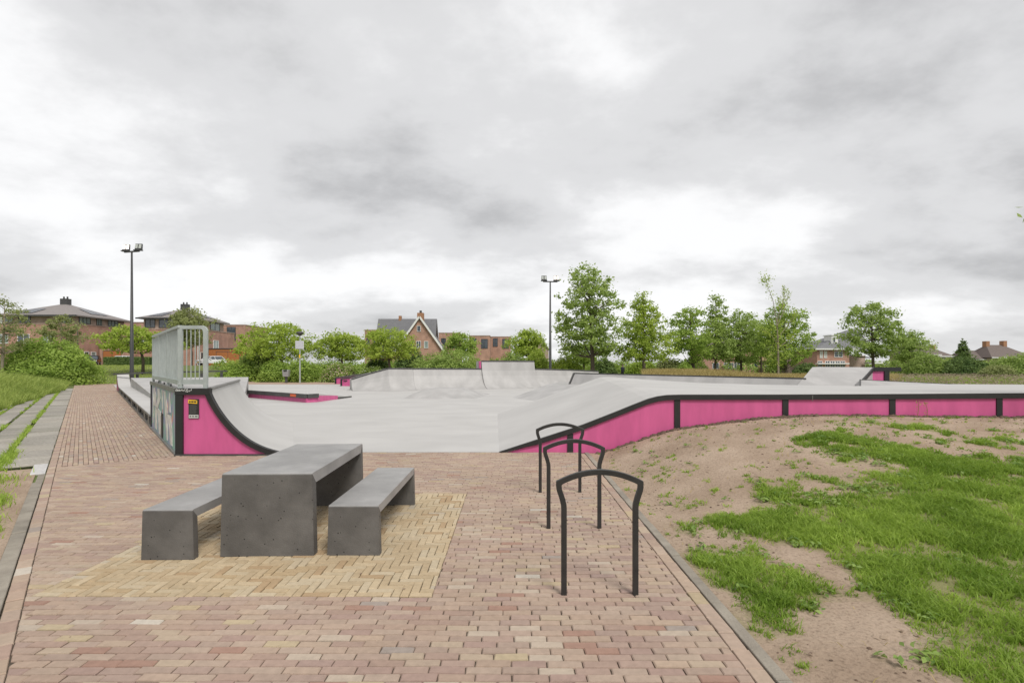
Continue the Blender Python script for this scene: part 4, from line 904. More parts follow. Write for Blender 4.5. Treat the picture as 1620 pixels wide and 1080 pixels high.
window(t, 'r', 81.6, 82.5, 1.75, 3.75, -64.8, M_glass, M_white, 0, 'door'); window(t, 'r', 82.9, 83.9, 1.9, 3.75, -64.8, M_glassl, M_white, 0)
def garage(label, x0, x1, y0, y1, z0, z1, m, doors):
    g = thing('garage', label, 'garage', ((x0 + x1) / 2, y0, z0)); MB().box(x0, x1, y0, y1, z0 - .3, z1).build('wall', m, g)
    MB().box(x0 - .08, x1 + .08, y0 - .08, y1 + .08, z1 + .002, z1 + .14).build('roof_edge', M_darkmetal, g)
    for a, c in doors:
        dr = MB().box(a, c, y0 - .05, y0 + .02, z0, z0 + 2.25).build('door', M_orange, g)
        for p in (a - .06, (a + c) / 2 - .03, c): MB().box(p, p + .06, y0 - .06, y0 - .001, z0, z0 + 2.25).build('door_post', M_darkmetal, dr)
        MB().box(a - .06, c + .06, y0 - .062, y0 - .002, z0 + 2.252, z0 + 2.33).build('lintel', M_darkmetal, dr)
    return g
garage('brown brick garage between the far left house and the clipped hedge', -64.6, -59.4, 84.4, 91, GZ1, 4.7, M_redbrick2, ((-64.0, -61.2),))
t, u_ = villa('red brick house with grey hip roof behind the tall railing', -60.6, -50.4, 86, 98, GZ1, 7.4, -59.6, -51.0, 85.4, 97.6, 9.25, 11.25, (-55.3, 91.3), M_redbrick)
for a0, a1 in ((-58.6, -57.0), (-56.4, -53.4)): window(t, 'f', a0, a1, 7.7, 9.0, u_[2], M_glass, M_darkmetal, 1)
for a0, a1 in ((87.5, 89.5), (92.5, 95.5)): window(t, 'r', a0, a1, 7.7, 9.0, u_[1], M_glassl, M_darkmetal, 1)
for a0, a1 in ((-59.5, -58.0), (-54.0, -52.4)): window(t, 'f', a0, a1, 4.6, 6.0, 86, M_glass)
window(t, 'r', 91.0, 92.6, 4.2, 5.9, -50.4, M_glassl); window(t, 'r', 87.2, 88.2, 1.75, 3.8, -50.4, M_glass, M_white, 0, 'door')
MB().tube([(-50.25, 86.3, 1.6), (-50.25, 86.3, 7.3)], .07, 6).build('downpipe', M_white, t)
garage('orange timber garage right of the house behind the railing', -50.3, -44.6, 89.5, 96, GZ1, 4.35, M_orange, ((-49.0, -45.2),))
def flat_house(label, x0, x1, y0, y1, z0, z1, m, wins, name='flat_roofed_house', capm=M_palebrick):
    t = thing(name, label, 'house', ((x0 + x1) / 2, y0, max(z0, 0))); MB().box(x0, x1, y0, y1, z0 - .3, z1).build('wall', m, t)
    MB().box(x0 - .07, x1 + .07, y0 - .07, y1 + .07, z1 + .002, z1 + .16).build('roof_edge', capm, t)
    for a0, a1, q0, q1, mu in wins: window(t, 'f', a0, a1, q0, q1, y0, M_glass, M_darkmetal, mu)
    return t
y = 100; flat_house('flat-roofed brick link building between the two hip-roofed houses', XA(181, y), XA(232, y), y, 108, GZ1, HA(510.5, y), M_redbrick2, [(XA(190, y), XA(196, y), 7.0, 8.5, 1), (XA(199, y), XA(204, y), 7.0, 8.5, 0), (XA(214, y), XA(222, y), 6.2, 7.7, 1)])
flat_house('tall flat-roofed brick house with blue-grey window right of the orange garage', XA(352, 106), XA(388, 106), 106, 116, GZ1, HA(514.5, 106), M_redbrick2, [(XA(359, 106), XA(373, 106), 6.5, 9.2, 1), (XA(378, 106), XA(384, 106), 3.5, 5.0, 0)])
# gabled house in the middle
y = 100.0; t = thing('gabled_house', 'brick house with white-edged steep gable and dark roof behind the shrubs', 'house', (XA(664, y), y, 0))
ax, az = XA(664, y), HA(501, y); sl_ = 1.40; hw = (az - 3.0) / sl_
MB().prism([(ax - hw + .3, y, -.3), (ax + hw - .3, y, -.3), (ax + hw - .3, y, 3.0 + .2), (ax, y, az - .28), (ax - hw + .3, y, 3.0 + .2)], (0, 8, 0)).build('gable_wall', M_redbrick2, t)
rx0, rx1 = XA(596.5, 104), XA(692.5, 106); rz = HA(503.6, 104); ry = 105.0
MB().box(rx0 + .5, rx1 - .4, 101.6, 108.6, -.3, 3.6).build('wall', M_redbrick2, t)
MB().add([(rx0 + .5, 101.6, 3.6), (rx0 + .5, 108.6, 3.6), (rx0 + .5, ry, rz - .2), (rx1 - .4, 101.6, 3.6), (rx1 - .4, 108.6, 3.6), (rx1 - .4, ry, rz - .2)], [(0, 2, 1), (3, 4, 5), (0, 1, 4, 3), (0, 3, 5, 2), (1, 2, 5, 4)]).build('side_gables', M_redbrick2, t)
rf = gable_or_hip(t, [(rx0, 100.9, 3.2), (rx1, 100.9, 3.2), (rx1, ry, rz), (rx0, ry, rz), (rx1, 109.2, 3.2), (rx0, 109.2, 3.2)], [(0, 1, 2, 3), (3, 2, 4, 5)], M_roofd)
gable_or_hip(t, [(ax - hw, y - .35, 3.0), (ax, y - .35, az), (ax, ry, az), (ax - hw, ry, 3.0), (ax + hw, y - .35, 3.0), (ax + hw, ry, 3.0)], [(0, 1, 2, 3), (1, 4, 5, 2)], M_roofd, 'gable_roof')
for s in (-1, 1): MB().bar((ax + s * .03, y - .40, az - .02), (ax + s * hw, y - .40, 2.98), .08, .34, up=(0, 0, 1)).build('barge_board', M_white, t)
ch = MB().box(ax - .62, ax + .52, y + .8, y + 2.0, az - 1.0, HA(494, y)).build('chimney', M_chim, rf); MB().box(ax - .25, ax + .15, y + 1.2, y + 1.6, HA(494, y), HA(490, y)).build('chimney_pot', M_darkmetal, ch)
MB().box(XA(631, 105), XA(635, 105), 104.8, 105.5, rz - .4, HA(499.5, 105)).build('chimney', M_chim, rf)
window(t, 'f', XA(659.6, y), XA(665.8, y), HA(524.5, y), HA(515, y), y, M_glass, M_white, 0)
window(t, 'f', XA(658.8, y), XA(666, y), HA(550, y), HA(539.2, y), y, M_glass, M_white, 1); window(t, 'f', XA(671, y), XA(677.5, y), HA(550.5, y), HA(539.5, y), y, M_glassl, M_white, 0); window(t, 'f', XA(650, y), XA(654, y), HA(549, y), HA(540, y), y, M_glass, M_white, 0)
# flat-roofed row in the middle
y = 128; row_ = [('leftmost flat-roofed brick house peeping out left of the gabled roof', 577, 600, 522.5, 112), ('flat-roofed brick terrace house just right of the gabled roof', 694, 726, 527, 128), ('flat-roofed brick house with tall dark window right of the leafy bush', 742, 775, 531.5, 124), ('rightmost flat-roofed brick house of the row in the middle distance', 776, 808, 533, 132)]
for lb, a, c, tp, y in row_:
    w = c - a; flat_house(lb, XA(a, y), XA(c, y), y, y + 9, 0, HA(tp, y), M_redbrick2, [(XA(a + w * .12, y), XA(a + w * .36, y), HA(548, y), HA(535, y), 1), (XA(a + w * .58, y), XA(a + w * .9, y), HA(551, y), HA(536, y), 1)])
# small gabled roof right of centre
y = 120; t = thing('small_house', 'small house with white window seen beside the middle floodlight mast', 'house', (XA(861, y), y, 0))
MB().prism([(XA(842, y), y, -.3), (XA(868, y), y, -.3), (XA(868, y), y, HA(552, y)), (XA(850, y), y, HA(530, y)), (XA(842, y), y, HA(540, y))], (0, 7, 0)).build('wall', M_palebrick, t)
gable_or_hip(t, [(XA(834, y), y - .3, HA(545, y)), (XA(849.5, y), y - .3, HA(528.5, y)), (XA(849.5, y), y + 7.3, HA(528.5, y)), (XA(834, y), y + 7.3, HA(545, y)), (XA(870, y), y - .3, HA(553, y)), (XA(870, y), y + 7.3, HA(553, y))], [(0, 1, 2, 3), (1, 4, 5, 2)], M_roofd)
window(t, 'f', XA(857.5, y), XA(862, y), HA(546.5, y), HA(538, y), y, M_glass)
# right hand houses
y = 105; t = thing('hip_roofed_house', 'red brick house with dormer and white canopy right of the young trees', 'house', (XA(1340, y), y, 0))
x0, x1, x2 = XA(1292.5, y), XA(1343.5, y), XA(1382, y); ze = HA(551.5, y)
MB().box(x0, x1, y, y + 9, -.3, ze).build('wall', M_redbrick, t); MB().box(x1 + .01, x2, y + 2.5, y + 9, -.3, HA(562, y)).build('side_wall', M_palebrick, t)
e0, e1_ = XA(1286.5, y), XA(1378, y); zt = HA(521, y + 5)
rf = gable_or_hip(t, [(e0, y - .7, ze), (e1_, y - .7, ze), (e1_, y + 9.7, ze), (e0, y + 9.7, ze), (XA(1344, y + 4.5), y + 4.5, zt), (XA(1356, y + 4.5), y + 4.5, zt)], [(0, 1, 5, 4), (1, 2, 5), (2, 3, 4, 5), (3, 0, 4)], M_roofd)
MB().box(e0, e1_, y - .8, y - .68, ze - .22, ze + .05).build('gutter', M_white, rf)
dm = MB().box(XA(1318.5, y), XA(1328.5, y), y + .6, y + 3.2, HA(543, y), HA(530.5, y)).build('dormer', M_white, rf)
MB().box(XA(1317.5, y), XA(1331, y), y + .45, y + 3.4, HA(530.3, y), HA(529, y)).build('dormer_roof', M_white, rf)
window(t, 'f', XA(1320.3, y), XA(1324.5, y), HA(541.5, y), HA(532.5, y), y + .6, M_glass, M_white, 0)
for a, c, q0, q1, g, mu in ((1296.8, 1301.4, 566, 555, M_white, 0), (1303.6, 1308.2, 566, 555, M_white, 0), (1319.8, 1333.2, 565, 555.5, M_glass, 1)): window(t, 'f', XA(a, y), XA(c, y), HA(q0, y), HA(q1, y), y, g if g is not M_white else M_palegrey, M_white, mu)
MB().box(XA(1290, y), XA(1339, y), y - 1.0, y - .01, HA(575.8, y), HA(574.2, y)).build('canopy', M_white, t)
for a in (1297, 1309, 1317, 1325, 1333): window(t, 'f', XA(a - 3.6, y), XA(a + 3.6, y), .2, 2.5, y, M_glass, M_white, 1, 'door')
MB().box(XA(1378, y), XA(1396, y), y - .2, y + 2.2, HA(575, y), HA(572.8, y)).build('carport_roof', M_white, t)
y = 112; t = thing('balcony_house', 'pale brick house with white balcony door half behind the young trees', 'house', (XA(1270, y), y, 0))
MB().box(XA(1250, y), XA(1285, y), y, y + 8, -.3, HA(556, y)).build('wall', M_palebrick, t); MB().box(XA(1248, y), XA(1287.5, y), y - .6, y + 8.3, HA(556, y) + .002, HA(554, y)).build('eave', M_white, t)
gable_or_hip(t, [(XA(1248, y), y - .3, HA(554, y)), (XA(1287, y), y - .3, HA(554, y)), (XA(1284, y), y + 8, HA(555, y)), (XA(1248, y), y + 8, HA(555, y)), (XA(1262, y), y + 4, HA(540, y))], [(0, 1, 4), (1, 2, 4), (2, 3, 4), (3, 0, 4)], M_roofd)
window(t, 'f', XA(1273, y), XA(1281.5, y), HA(566, y), HA(557.5, y), y, M_glass, M_white, 1); MB().box(XA(1273, y), XA(1282, y), y - .5, y - .42, HA(573, y), HA(565.5, y)).build('balcony_front', M_white, t)
y = 118; t = thing('terrace_house', 'long low brown brick terrace with white windows seen under the young trees', 'house', (XA(1170, y), y, 0))
MB().box(XA(1112, y), XA(1245, y), y, y + 8, -.3, HA(552, y)).build('wall', M_redbrick, t)
gable_or_hip(t, [(XA(1110, y), y - .4, HA(552.5, y)), (XA(1247, y), y - .4, HA(552.5, y)), (XA(1247, y), y + 4, HA(535, y)), (XA(1110, y), y + 4, HA(535, y)), (XA(1247, y), y + 8.4, HA(552.5, y)), (XA(1110, y), y + 8.4, HA(552.5, y))], [(0, 1, 2, 3), (3, 2, 4, 5)], M_roofb)
for a, c, mu in ((1127, 1137.5, 1), (1145, 1160, 3), (1161, 1170, 1), (1192.5, 1199, 0), (1211, 1219, 1), (1230, 1238, 1)): window(t, 'f', XA(a, y), XA(c, y), HA(583, y), HA(573.5, y), y, M_glass, M_white, mu)
def far_roof(label, y, pts, wall, chims, m=M_roofb):
    """low house: hip roof by ridge and eave pixels"""
    (el, er, ez), (rl, rr, rz_) = pts; t = thing('bungalow', label, 'house', (XA((el + er) / 2, y), y, 0))
    MB().box(XA(el + 3, y), XA(er - 3, y), y, y + 8, -.3, HA(ez, y)).build('wall', wall, t)
    rf = gable_or_hip(t, [(XA(el, y), y - .5, HA(ez, y)), (XA(er, y), y - .5, HA(ez, y)), (XA(er, y), y + 8.5, HA(ez, y)), (XA(el, y), y + 8.5, HA(ez, y)), (XA(rl, y), y + 4, HA(rz_, y)), (XA(rr, y), y + 4, HA(rz_, y))], [(0, 1, 5, 4), (1, 2, 5), (2, 3, 4, 5), (3, 0, 4)], m)
    MB().box(XA(el, y), XA(er, y), y - .6, y - .5, HA(ez, y) - .2, HA(ez, y) + .02).build('gutter', M_white, rf)
    for px, top, bot, w in chims: MB().box(XA(px - w, y), XA(px + w, y), y + 3.4, y + 4.6, HA(bot, y), HA(top, y)).build('chimney', M_chim, rf)
    window(t, 'f', XA((el + er) / 2 - 4, y), XA((el + er) / 2 + 4, y), HA(574, y), HA(565, y), y, M_glass)
    return t
far_roof('dark-roofed bungalow with brick chimney left of the small conifer', 118, ((1445, 1487, 560.5), (1456, 1467, 537.5)), M_palebrick, ((1461, 532, 541, 3.4),))
t = far_roof('low dark-roofed house with slim chimney right behind the bungalow', 126, ((1478, 1508, 563), (1486, 1494, 549)), M_palebrick, ((1496, 544.5, 553, 2.2),))
far_roof('long low dark roof left of the twin-chimneyed house on the far right', 132, ((1533, 1592, 568), (1540, 1582, 553.6)), M_palebrick, ())
far_roof('far right house with dark hip roof and two chimneys', 130, ((1566, 1634, 565), (1583, 1609, 544.5)), M_palebrick, ((1583, 538.5, 548, 2.8), (1611, 538, 549, 2.8)))

# ------------------------------------------------------------------ cars
def car(label, x, y, z, rot, paint, L=4.1, W=1.74, H=1.46):
    t = thing('parked_car', label, 'car', (0, 0, 0), 'cars parked by the houses')
    side = [(-L / 2, .32), (-L / 2 + .02, .62), (-L / 2 + .10, .80), (-L / 2 + .98, .93), (-L / 2 + 1.0, .93), (L / 2 - .16, .95), (L / 2 - .03, .78), (L / 2, .45), (L / 2 - .05, .30)]
    b = MB(); n = len(side); w = W / 2
    prof = [(p, 1.0) for p in side]
    b.add([(x_, -w * (1 - .05 * (z_ > .7)), z_) for x_, z_ in side] + [(x_, w * (1 - .05 * (z_ > .7)), z_) for x_, z_ in side], [tuple(range(n)), tuple(range(n, 2 * n))[::-1]] + [(i, n + i, n + (i + 1) % n, (i + 1) % n) for i in range(n)])
    body = b.build('body', paint, t, bevel=.06)
    wb, wt = w * .93, w * .76; f0, f1, r0, r1 = -L / 2 + 1.0, -L / 2 + 1.72, L / 2 - .75, L / 2 - .22
    MB().hexa([(f0, -wb, .93), (r1, -wb, .94), (r1, wb, .94), (f0, wb, .93), (f1, -wt, H - .04), (r0, -wt, H - .04), (r0, wt, H - .04), (f1, wt, H - .04)]).build('windows', M_glass, t, bevel=.03)
    MB().hexa([(f1 - .08, -wt - .02, H - .07), (r0 + .08, -wt - .02, H - .07), (r0 + .08, wt + .02, H - .07), (f1 - .08, wt + .02, H - .07), (f1 + .1, -wt + .08, H), (r0 - .05, -wt + .08, H), (r0 - .05, wt - .08, H), (f1 + .1, wt - .08, H)]).build('roof', paint, t)
    for s in (-1, 1):
        for q in ((f0, f1), (r1, r0), (.15, .12)): MB().bar((q[0], s * wb * 1.005, .93), (q[1], s * wt * 1.01, H - .04), .05, .08).build('window_pillar', paint, t)
        for xx in (-L / 2 + .78, L / 2 - .78):
            ty = MB().tube([(xx, s * (w - .20), .31), (xx, s * (w + .01), .31)], .31, 18).build('wheel', M_rubber, t); MB().tube([(xx, s * (w - .02), .31), (xx, s * (w + .022), .31)], .19, 12).build('rim', M_galv, ty)
        MB().box(-L / 2 - .01, -L / 2 + .12, s * w * .62 - .2, s * w * .62 + .2, .62, .76).build('headlight', M_lampoff, t)
        MB().box(L / 2 - .1, L / 2 + .005, s * w * .72 - .13, s * w * .72 + .13, .66, .9).build('tail_light', M_red, t)
        MB().box(f0 + .3, f0 + .48, s * (w + .02) - .09, s * (w + .02) + .09, .94, 1.08).build('mirror', paint, t)
    MB().box(-L / 2 - .015, -L / 2 + .05, -.26, .26, .42, .53).build('number_plate', M_yellow, t)
    MB().box(-L / 2 - .008, -L / 2 + .04, -.45, .45, .56, .66).build('grille', M_black, t)
    t.location = (x, y, z); t.rotation_euler = (0, 0, R(rot)); return t
def place_car(label, px, y, rot, paint, **k):
    x = XA(px, y); return car(label, x, y, land(x, y) + .02, rot, paint, **k)
place_car('white hatchback parked before the orange garage behind the railing', 334, 84.5, 62, M_carw)
place_car('black car parked by the far left house, half behind the big bush', 146, 80.5, 120, M_carb, H=1.5)
place_car('white car hidden up to its roof behind the clipped hedge', 201, 82.5, 175, M_carw)

# ------------------------------------------------------------------ the walker
def person(label, x, y, z, rot):
    t = thing('person', label, 'person', (0, 0, 0))
    J = {'pel': (0, 0, .95, .135), 'waist': (0, 0, 1.12, .135), 'chest': (0, -.01, 1.34, .165), 'neck': (0, -.01, 1.50, .062), 'head0': (0, -.03, 1.60, .085), 'head1': (0, -.03, 1.72, .088)}
    for s, nm in ((-1, 'l'), (1, 'r')):
        st_ = .14 * s
        J['hip' + nm] = (.09 * s, 0, .90, .095); J['knee' + nm] = (.10 * s, -.05 - st_ * .3, .50, .065); J['ank' + nm] = (.10 * s, .02 - st_, .09, .045); J['toe' + nm] = (.11 * s, -.15 - st_, .04, .038)
        J['sh' + nm] = (.19 * s, 0, 1.42, .065); J['elb' + nm] = (.245 * s, .03 + st_ * .4, 1.15, .05); J['wri' + nm] = (.24 * s, -.05 + st_ * .8, .92, .036); J['hand' + nm] = (.235 * s, -.07 + st_ * .8, .83, .035)
    E = [('pel', 'waist'), ('waist', 'chest'), ('chest', 'neck'), ('neck', 'head0'), ('head0', 'head1')]
    for nm in 'lr': E += [('pel', 'hip' + nm), ('hip' + nm, 'knee' + nm), ('knee' + nm, 'ank' + nm), ('ank' + nm, 'toe' + nm), ('chest', 'sh' + nm), ('sh' + nm, 'elb' + nm), ('elb' + nm, 'wri' + nm), ('wri' + nm, 'hand' + nm)]
    names = list(J); me = bpy.data.meshes.new('tmp'); me.from_pydata([J[q][:3] for q in names], [(names.index(a), names.index(c)) for a, c in E], [])
    o = bpy.data.objects.new('tmp', me); col.objects.link(o); o.modifiers.new('skin', 'SKIN'); sd = o.modifiers.new('sub', 'SUBSURF'); sd.levels = 1; sd.render_levels = 1
    for i, q in enumerate(names): me.skin_vertices[0].data[i].radius = (J[q][3], J[q][3]); me.skin_vertices[0].data[i].use_root = q == 'pel'
    dg = bpy.context.evaluated_depsgraph_get(); m2 = bpy.data.meshes.new_from_object(o.evaluated_get(dg)); bpy.data.objects.remove(o)
    m2.name = 'body'; m2.materials.clear()
    for m in (M_jacket, M_trouser, M_skin): m2.materials.append(m)
    for p in m2.polygons:
        c = p.center; p.material_index = 2 if c.z > 1.52 or (c.z < .90 and abs(c.x) > .19) else (0 if c.z > .86 else 1); p.use_smooth = True
    bo = bpy.data.objects.new('body', m2); col.objects.link(bo); bo.parent = t
    bm = bmesh.new(); bmesh.ops.create_uvsphere(bm, u_segments=12, v_segments=8, radius=.105); bmesh.ops.translate(bm, verts=bm.verts, vec=(0, .0, 1.72)); hm = bpy.data.meshes.new('hair'); bm.to_mesh(hm); bm.free(); hm.materials.append(M_hair)
    ho = bpy.data.objects.new('hair', hm); col.objects.link(ho); ho.parent = t
    t.location = (x, y, z); t.rotation_euler = (0, 0, R(rot)); return t
person('person in a dark jacket and trousers walking past the trees', XA(985, 62), 62, land(XA(985, 62), 62), 205)

# ------------------------------------------------------------------ foliage
LM = {'yg': leaf_mat('yellow_green_leaf', (.225, .33, .035), (.56, .67, .13), .52), 'mid': leaf_mat('mid_green_leaf', (.20, .295, .06), (.51, .63, .19), .52),
      'dark': leaf_mat('dark_green_leaf', (.075, .135, .035), (.25, .34, .10), .4), 'fresh': leaf_mat('fresh_green_leaf', (.20, .315, .05), (.51, .64, .15), .52),
      'olive': leaf_mat('olive_leaf', (.18, .215, .07), (.45, .49, .20), .5), 'pink': leaf_mat('flower_petal', (.50, .30, .25), (.66, .56, .48), .4), 'white': leaf_mat('white_petal', (.6, .6, .5), (.75, .74, .66), .4)}
GM = {'lawn': leaf_mat('lawn_grass_blade', (.17, .285, .03), (.50, .65, .12), .5), 'tall': leaf_mat('tall_grass_blade', (.22, .31, .055), (.52, .60, .17), .5), 'gold': leaf_mat('dry_grass_blade', (.38, .31, .11), (.60, .48, .22), .5), 'seed': leaf_mat('seed_head', (.34, .25, .19), (.50, .40, .30), .4), 'weed': leaf_mat('broad_weed_leaf', (.14, .24, .05), (.33, .45, .12), .4)}
def unit(v): return v / (np.linalg.norm(v, axis=1, keepdims=True) + 1e-9)
def leaf_quads(Pt, nrm, size, asp=.6):
    n = len(Pt); nrm = unit(nrm); r = rng.normal(size=(n, 3)); a = unit(np.cross(nrm, r)); b = np.cross(nrm, a); s = np.asarray(size).reshape(-1, 1) * np.ones((n, 1))
    V = np.stack([Pt - a * s * .5, Pt + b * s * asp * .5 + nrm * s * .06, Pt + a * s * .5 - nrm * s * .05, Pt - b * s * asp * .5 + nrm * s * .06], 1).reshape(-1, 3)
    return V, np.arange(n * 4).reshape(n, 4)
def leaf_obj(name, Pt, nrm, size, m, parent=None, tone=None, asp=.6, org=None):
    V, F = leaf_quads(Pt, nrm, size, asp); tone = rng.random(len(Pt)) if tone is None else np.clip(tone, 0, 1)
    return np_mesh(name, V, F, m, parent, tone=tone, org=org)
def make_tree(label, trunk_px, y, top, mid_px, hw, bottom, kind, leaf, n=7000, ls=.22, clumps=150, cr=.55, shape='round', bark=None, group=None, cat='tree', name='tree', tr=.16, lean=0.0, z0=None):
    """crown from its outline in the photo (top, half width, bottom) at a chosen distance"""
    x = XA(trunk_px, y); z = land(x, y) if z0 is None else z0; t = thing(name, label, cat, (x, y, z), group)
    zt, zb = HA(top, y), HA(bottom, y); cx = XA(mid_px, y); rad = hw * y / F_PX * 1.12; clumps = int(clumps * 1.2); cr = cr * .85; H = zt - zb
    prof = {'round': lambda u: np.sqrt(np.clip(1 - (2 * u - .85) ** 2 / 1.33, 0, 1)) * (1 - .25 * u), 'cone': lambda u: np.where(u < .18, .55 + 2.5 * u, 1.0) * (1.02 - u) ** .8, 'oval': lambda u: np.sin(np.pi * np.clip(u * .86 + .12, 0, 1)) ** .7,
            'mop': lambda u: np.sqrt(np.clip(1 - (1.6 * u - .55) ** 2 / 1.12, 0, 1)), 'spire': lambda u: np.clip(1.02 - u, 0, 1) ** 1.0}[shape]
    uu = rng.random(clumps * 4); keep = rng.random(len(uu)) < np.clip(prof(uu), .08, 1) ** 1.3; uu = uu[keep][:clumps]; k = len(uu)
    th = rng.random(k) * 2 * np.pi; rr = prof(uu) * rad * np.clip(rng.random(k) ** .55, .12, 1) * (0.80 + .45 * rng.random(k))
    C = np.c_[cx + rr * np.cos(th) + lean * (uu - .3) * rad, y + rr * np.sin(th) * .95, zb + uu * H]
    C[:, 2] -= .12 * rr * (shape in ('cone',))
    b = MB(); mid = Vector((x + (cx - x) * .5, y, zb + .25 * H)); tipz = zb + (.95 if shape in ('cone', 'spire', 'oval') else .8) * H
    trunk = [Vector((x, y, z - .1)), Vector((x + .04, y, z + (zb - z) * .6)), mid, Vector((cx + lean * .4 * rad, y, tipz))]
    b.tube(trunk, [tr * 1.25, tr, tr * .8, tr * .12], 9)
    tk = b.build('trunk', bark or M_bark, t, smooth=True)
    b = MB(); sel = rng.permutation(k)[:min(k, 46)]
    for i in sel:
        c = Vector(C[i]); f = max(.02, min(.92, (c.z - zb) / H - .12 - .12 * random.random())); q = mid.lerp(trunk[3], f) if c.z > mid.z else Vector((mid.x, mid.y, max(zb - .2, z + .5)))
        m_ = q.lerp(c, .55) + Vector((0, 0, -.06 * (c - q).length)); b.tube([q, m_, c], [tr * .3, tr * .18, tr * .05], 5)
    b.build('branch', bark or M_bark, t)
    w = rng.random(k) + .35; idx = rng.choice(k, n, p=w / w.sum()); cs = cr * (.55 + .8 * rng.random(k))
    off = rng.normal(size=(n, 3)) * np.array((.52, .52, .36)); Pt = C[idx] + off * cs[idx][:, None]
    nm = rng.normal(size=(n, 3)) * .8 + np.array((0, -.15, .75)) + unit(off) * .5
    ct = rng.random(k); tone = .22 + .42 * ct[idx] + .36 * rng.random(n) - .1
    leaf_obj('crown', Pt, nm, ls * (.6 + .8 * rng.random(n)), LM[leaf], t, tone, .62)
    return t
make_tree('tallest leafy tree, dark green, just right of the middle floodlight mast', 937, 52, 421, 934, 52, 562, 0, 'mid', 11000, .26, 210, .62, 'round', tr=.2, group='young park trees', lean=-.12)
make_tree('bright green cone-shaped tree, second from the middle mast', 1018, 55, 459, 1018, 52, 566, 0, 'yg', 11000, .22, 260, .55, 'cone', tr=.17, group='young park trees')
make_tree('rounded bright green tree right of the cone-shaped one', 1097, 60, 486, 1091, 33, 574, 0, 'fresh', 8000, .23, 190, .55, 'oval', tr=.17, group='young park trees')
make_tree('airy dark green tree with open pointed top above its neighbours', 1131, 62, 460, 1133, 31, 566, 0, 'mid', 6200, .25, 130, .6, 'cone', tr=.13, group='young park trees')
make_tree('middle-sized green tree between the airy tree and the thin sapling', 1172, 64, 490, 1170, 33, 572, 0, 'mid', 8000, .24, 170, .6, 'oval', tr=.14, group='young park trees')
make_tree('lower pale green tree behind the thin sapling, on its left', 1204, 66, 505, 1203, 27, 574, 0, 'fresh', 5000, .24, 110, .6, 'oval', tr=.12, group='young park trees')
make_tree('broad bright green tree directly behind the thin sapling', 1243, 58, 478, 1240, 37, 582, 0, 'fresh', 9000, .23, 200, .55, 'oval', tr=.15, group='young park trees')
make_tree('spreading green tree alone at the right in front of the dormer house', 1381, 64, 480, 1379, 47, 563, 0, 'mid', 9000, .26, 170, .65, 'round', tr=.17)
make_tree('small dark green tree right of the spreading tree', 1440, 72, 523, 1438, 27, 572, 0, 'mid', 5000, .25, 110, .6, 'oval', tr=.12)
make_tree('broad yellow-green mop-headed tree behind the litter bin', 447, 57, 512, 438, 54, 566, 0, 'yg', 10000, .22, 210, .6, 'mop', tr=.14)
make_tree('yellow-green tree right of the lamp post', 541, 57, 526, 540, 36, 568, 0, 'yg', 6500, .22, 140, .55, 'mop', tr=.12)
make_tree('yellow-green small tree in front of the gabled house', 616, 53, 519, 611, 42, 566, 0, 'yg', 7500, .21, 160, .5, 'mop', tr=.12)
make_tree('yellow-green tree left of the tall railing near the hedge', 226, 58, 518, 216, 52, 556, 0, 'yg', 7500, .23, 160, .55, 'mop', tr=.14)
make_tree('dark olive tree rising behind the tall railing', 303, 76, 486, 300, 31, 548, 0, 'olive', 6000, .30, 120, .75, 'oval', tr=.12)
make_tree('dark green tree before the far left house, above the big bush', 98, 64, 499, 97, 27, 548, 0, 'olive', 3000, .24, 80, .55, 'oval', tr=.11, bark=M_barkl)
make_tree('pale sparse birch cut by the left picture edge', 3, 44, 470, 8, 36, 556, 0, 'olive', 2400, .17, 80, .45, 'oval', tr=.11, bark=M_barkl)
make_tree('round bright green bushy tree left of the middle floodlight mast', 836, 66, 524, 836, 27, 562, 0, 'yg', 6000, .24, 130, .6, 'mop', tr=.12)
make_tree('small green tree among the flat-roofed houses right of the gable', 727, 78, 526, 728, 24, 562, 0, 'fresh', 4500, .28, 100, .65, 'mop', tr=.12)
make_tree('small dark conifer standing alone among the far right roofs', 1523, 100, 532, 1523, 13, 571, 0, 'dark', 3600, .26, 200, .3, 'spire', tr=.12)
make_tree('young green tree half hidden under the tallest tree', 923, 60, 545, 925, 24, 572, 0, 'fresh', 3800, .23, 90, .55, 'mop', tr=.11)
# thin sapling, few leaves at the tips
x, y = XA(1231.5, 47), 47.0; z = land(x, y); t = thing('sapling', 'thin tall sapling with sparse yellowish leaves at its tips', 'tree', (x, y, z))
tipA, tipB, tipC = P(1211, 443, y), P(1248, 462, y + .3), P(1262, 492, y - .2); b = MB()
b.tube([(x, y, z - .1), P(1231, 545, y), P(1229, 510, y)], [.10, .075, .055], 8); tk = b.build('trunk', M_barkl, t)
b = MB(); br_tips = []
for tip, st0 in ((tipA, P(1229, 510, y)), (tipB, P(1230, 515, y)), (tipC, P(1230, 535, y)), (P(1232, 475, y), P(1229, 510, y)), (P(1205, 520, y), P(1231, 545, y)), (P(1258, 530, y), P(1231, 550, y)), (P(1240, 452, y), P(1236, 490, y))):
    m_ = st0.lerp(tip, .5) + Vector((.15, 0, .1)); b.tube([st0, m_, tip], [.04, .025, .012], 5); br_tips.append((st0, m_, tip))
b.build('branch', M_barkl, t)
pts = []
for st0, m_, tip in br_tips:
    for q in range(9):
        f = .55 + .5 * random.random(); c = m_.lerp(tip, max(0, f * 2 - 1)) if f > .5 else m_
        for _ in range(9): pts.append(tuple(c + Vector((random.gauss(0, .16), random.gauss(0, .16), random.gauss(0, .14)))))
for _ in range(420): pts.append((x + random.gauss(0, .55), y + random.gauss(0, .4), HA(random.uniform(505, 578), y)))
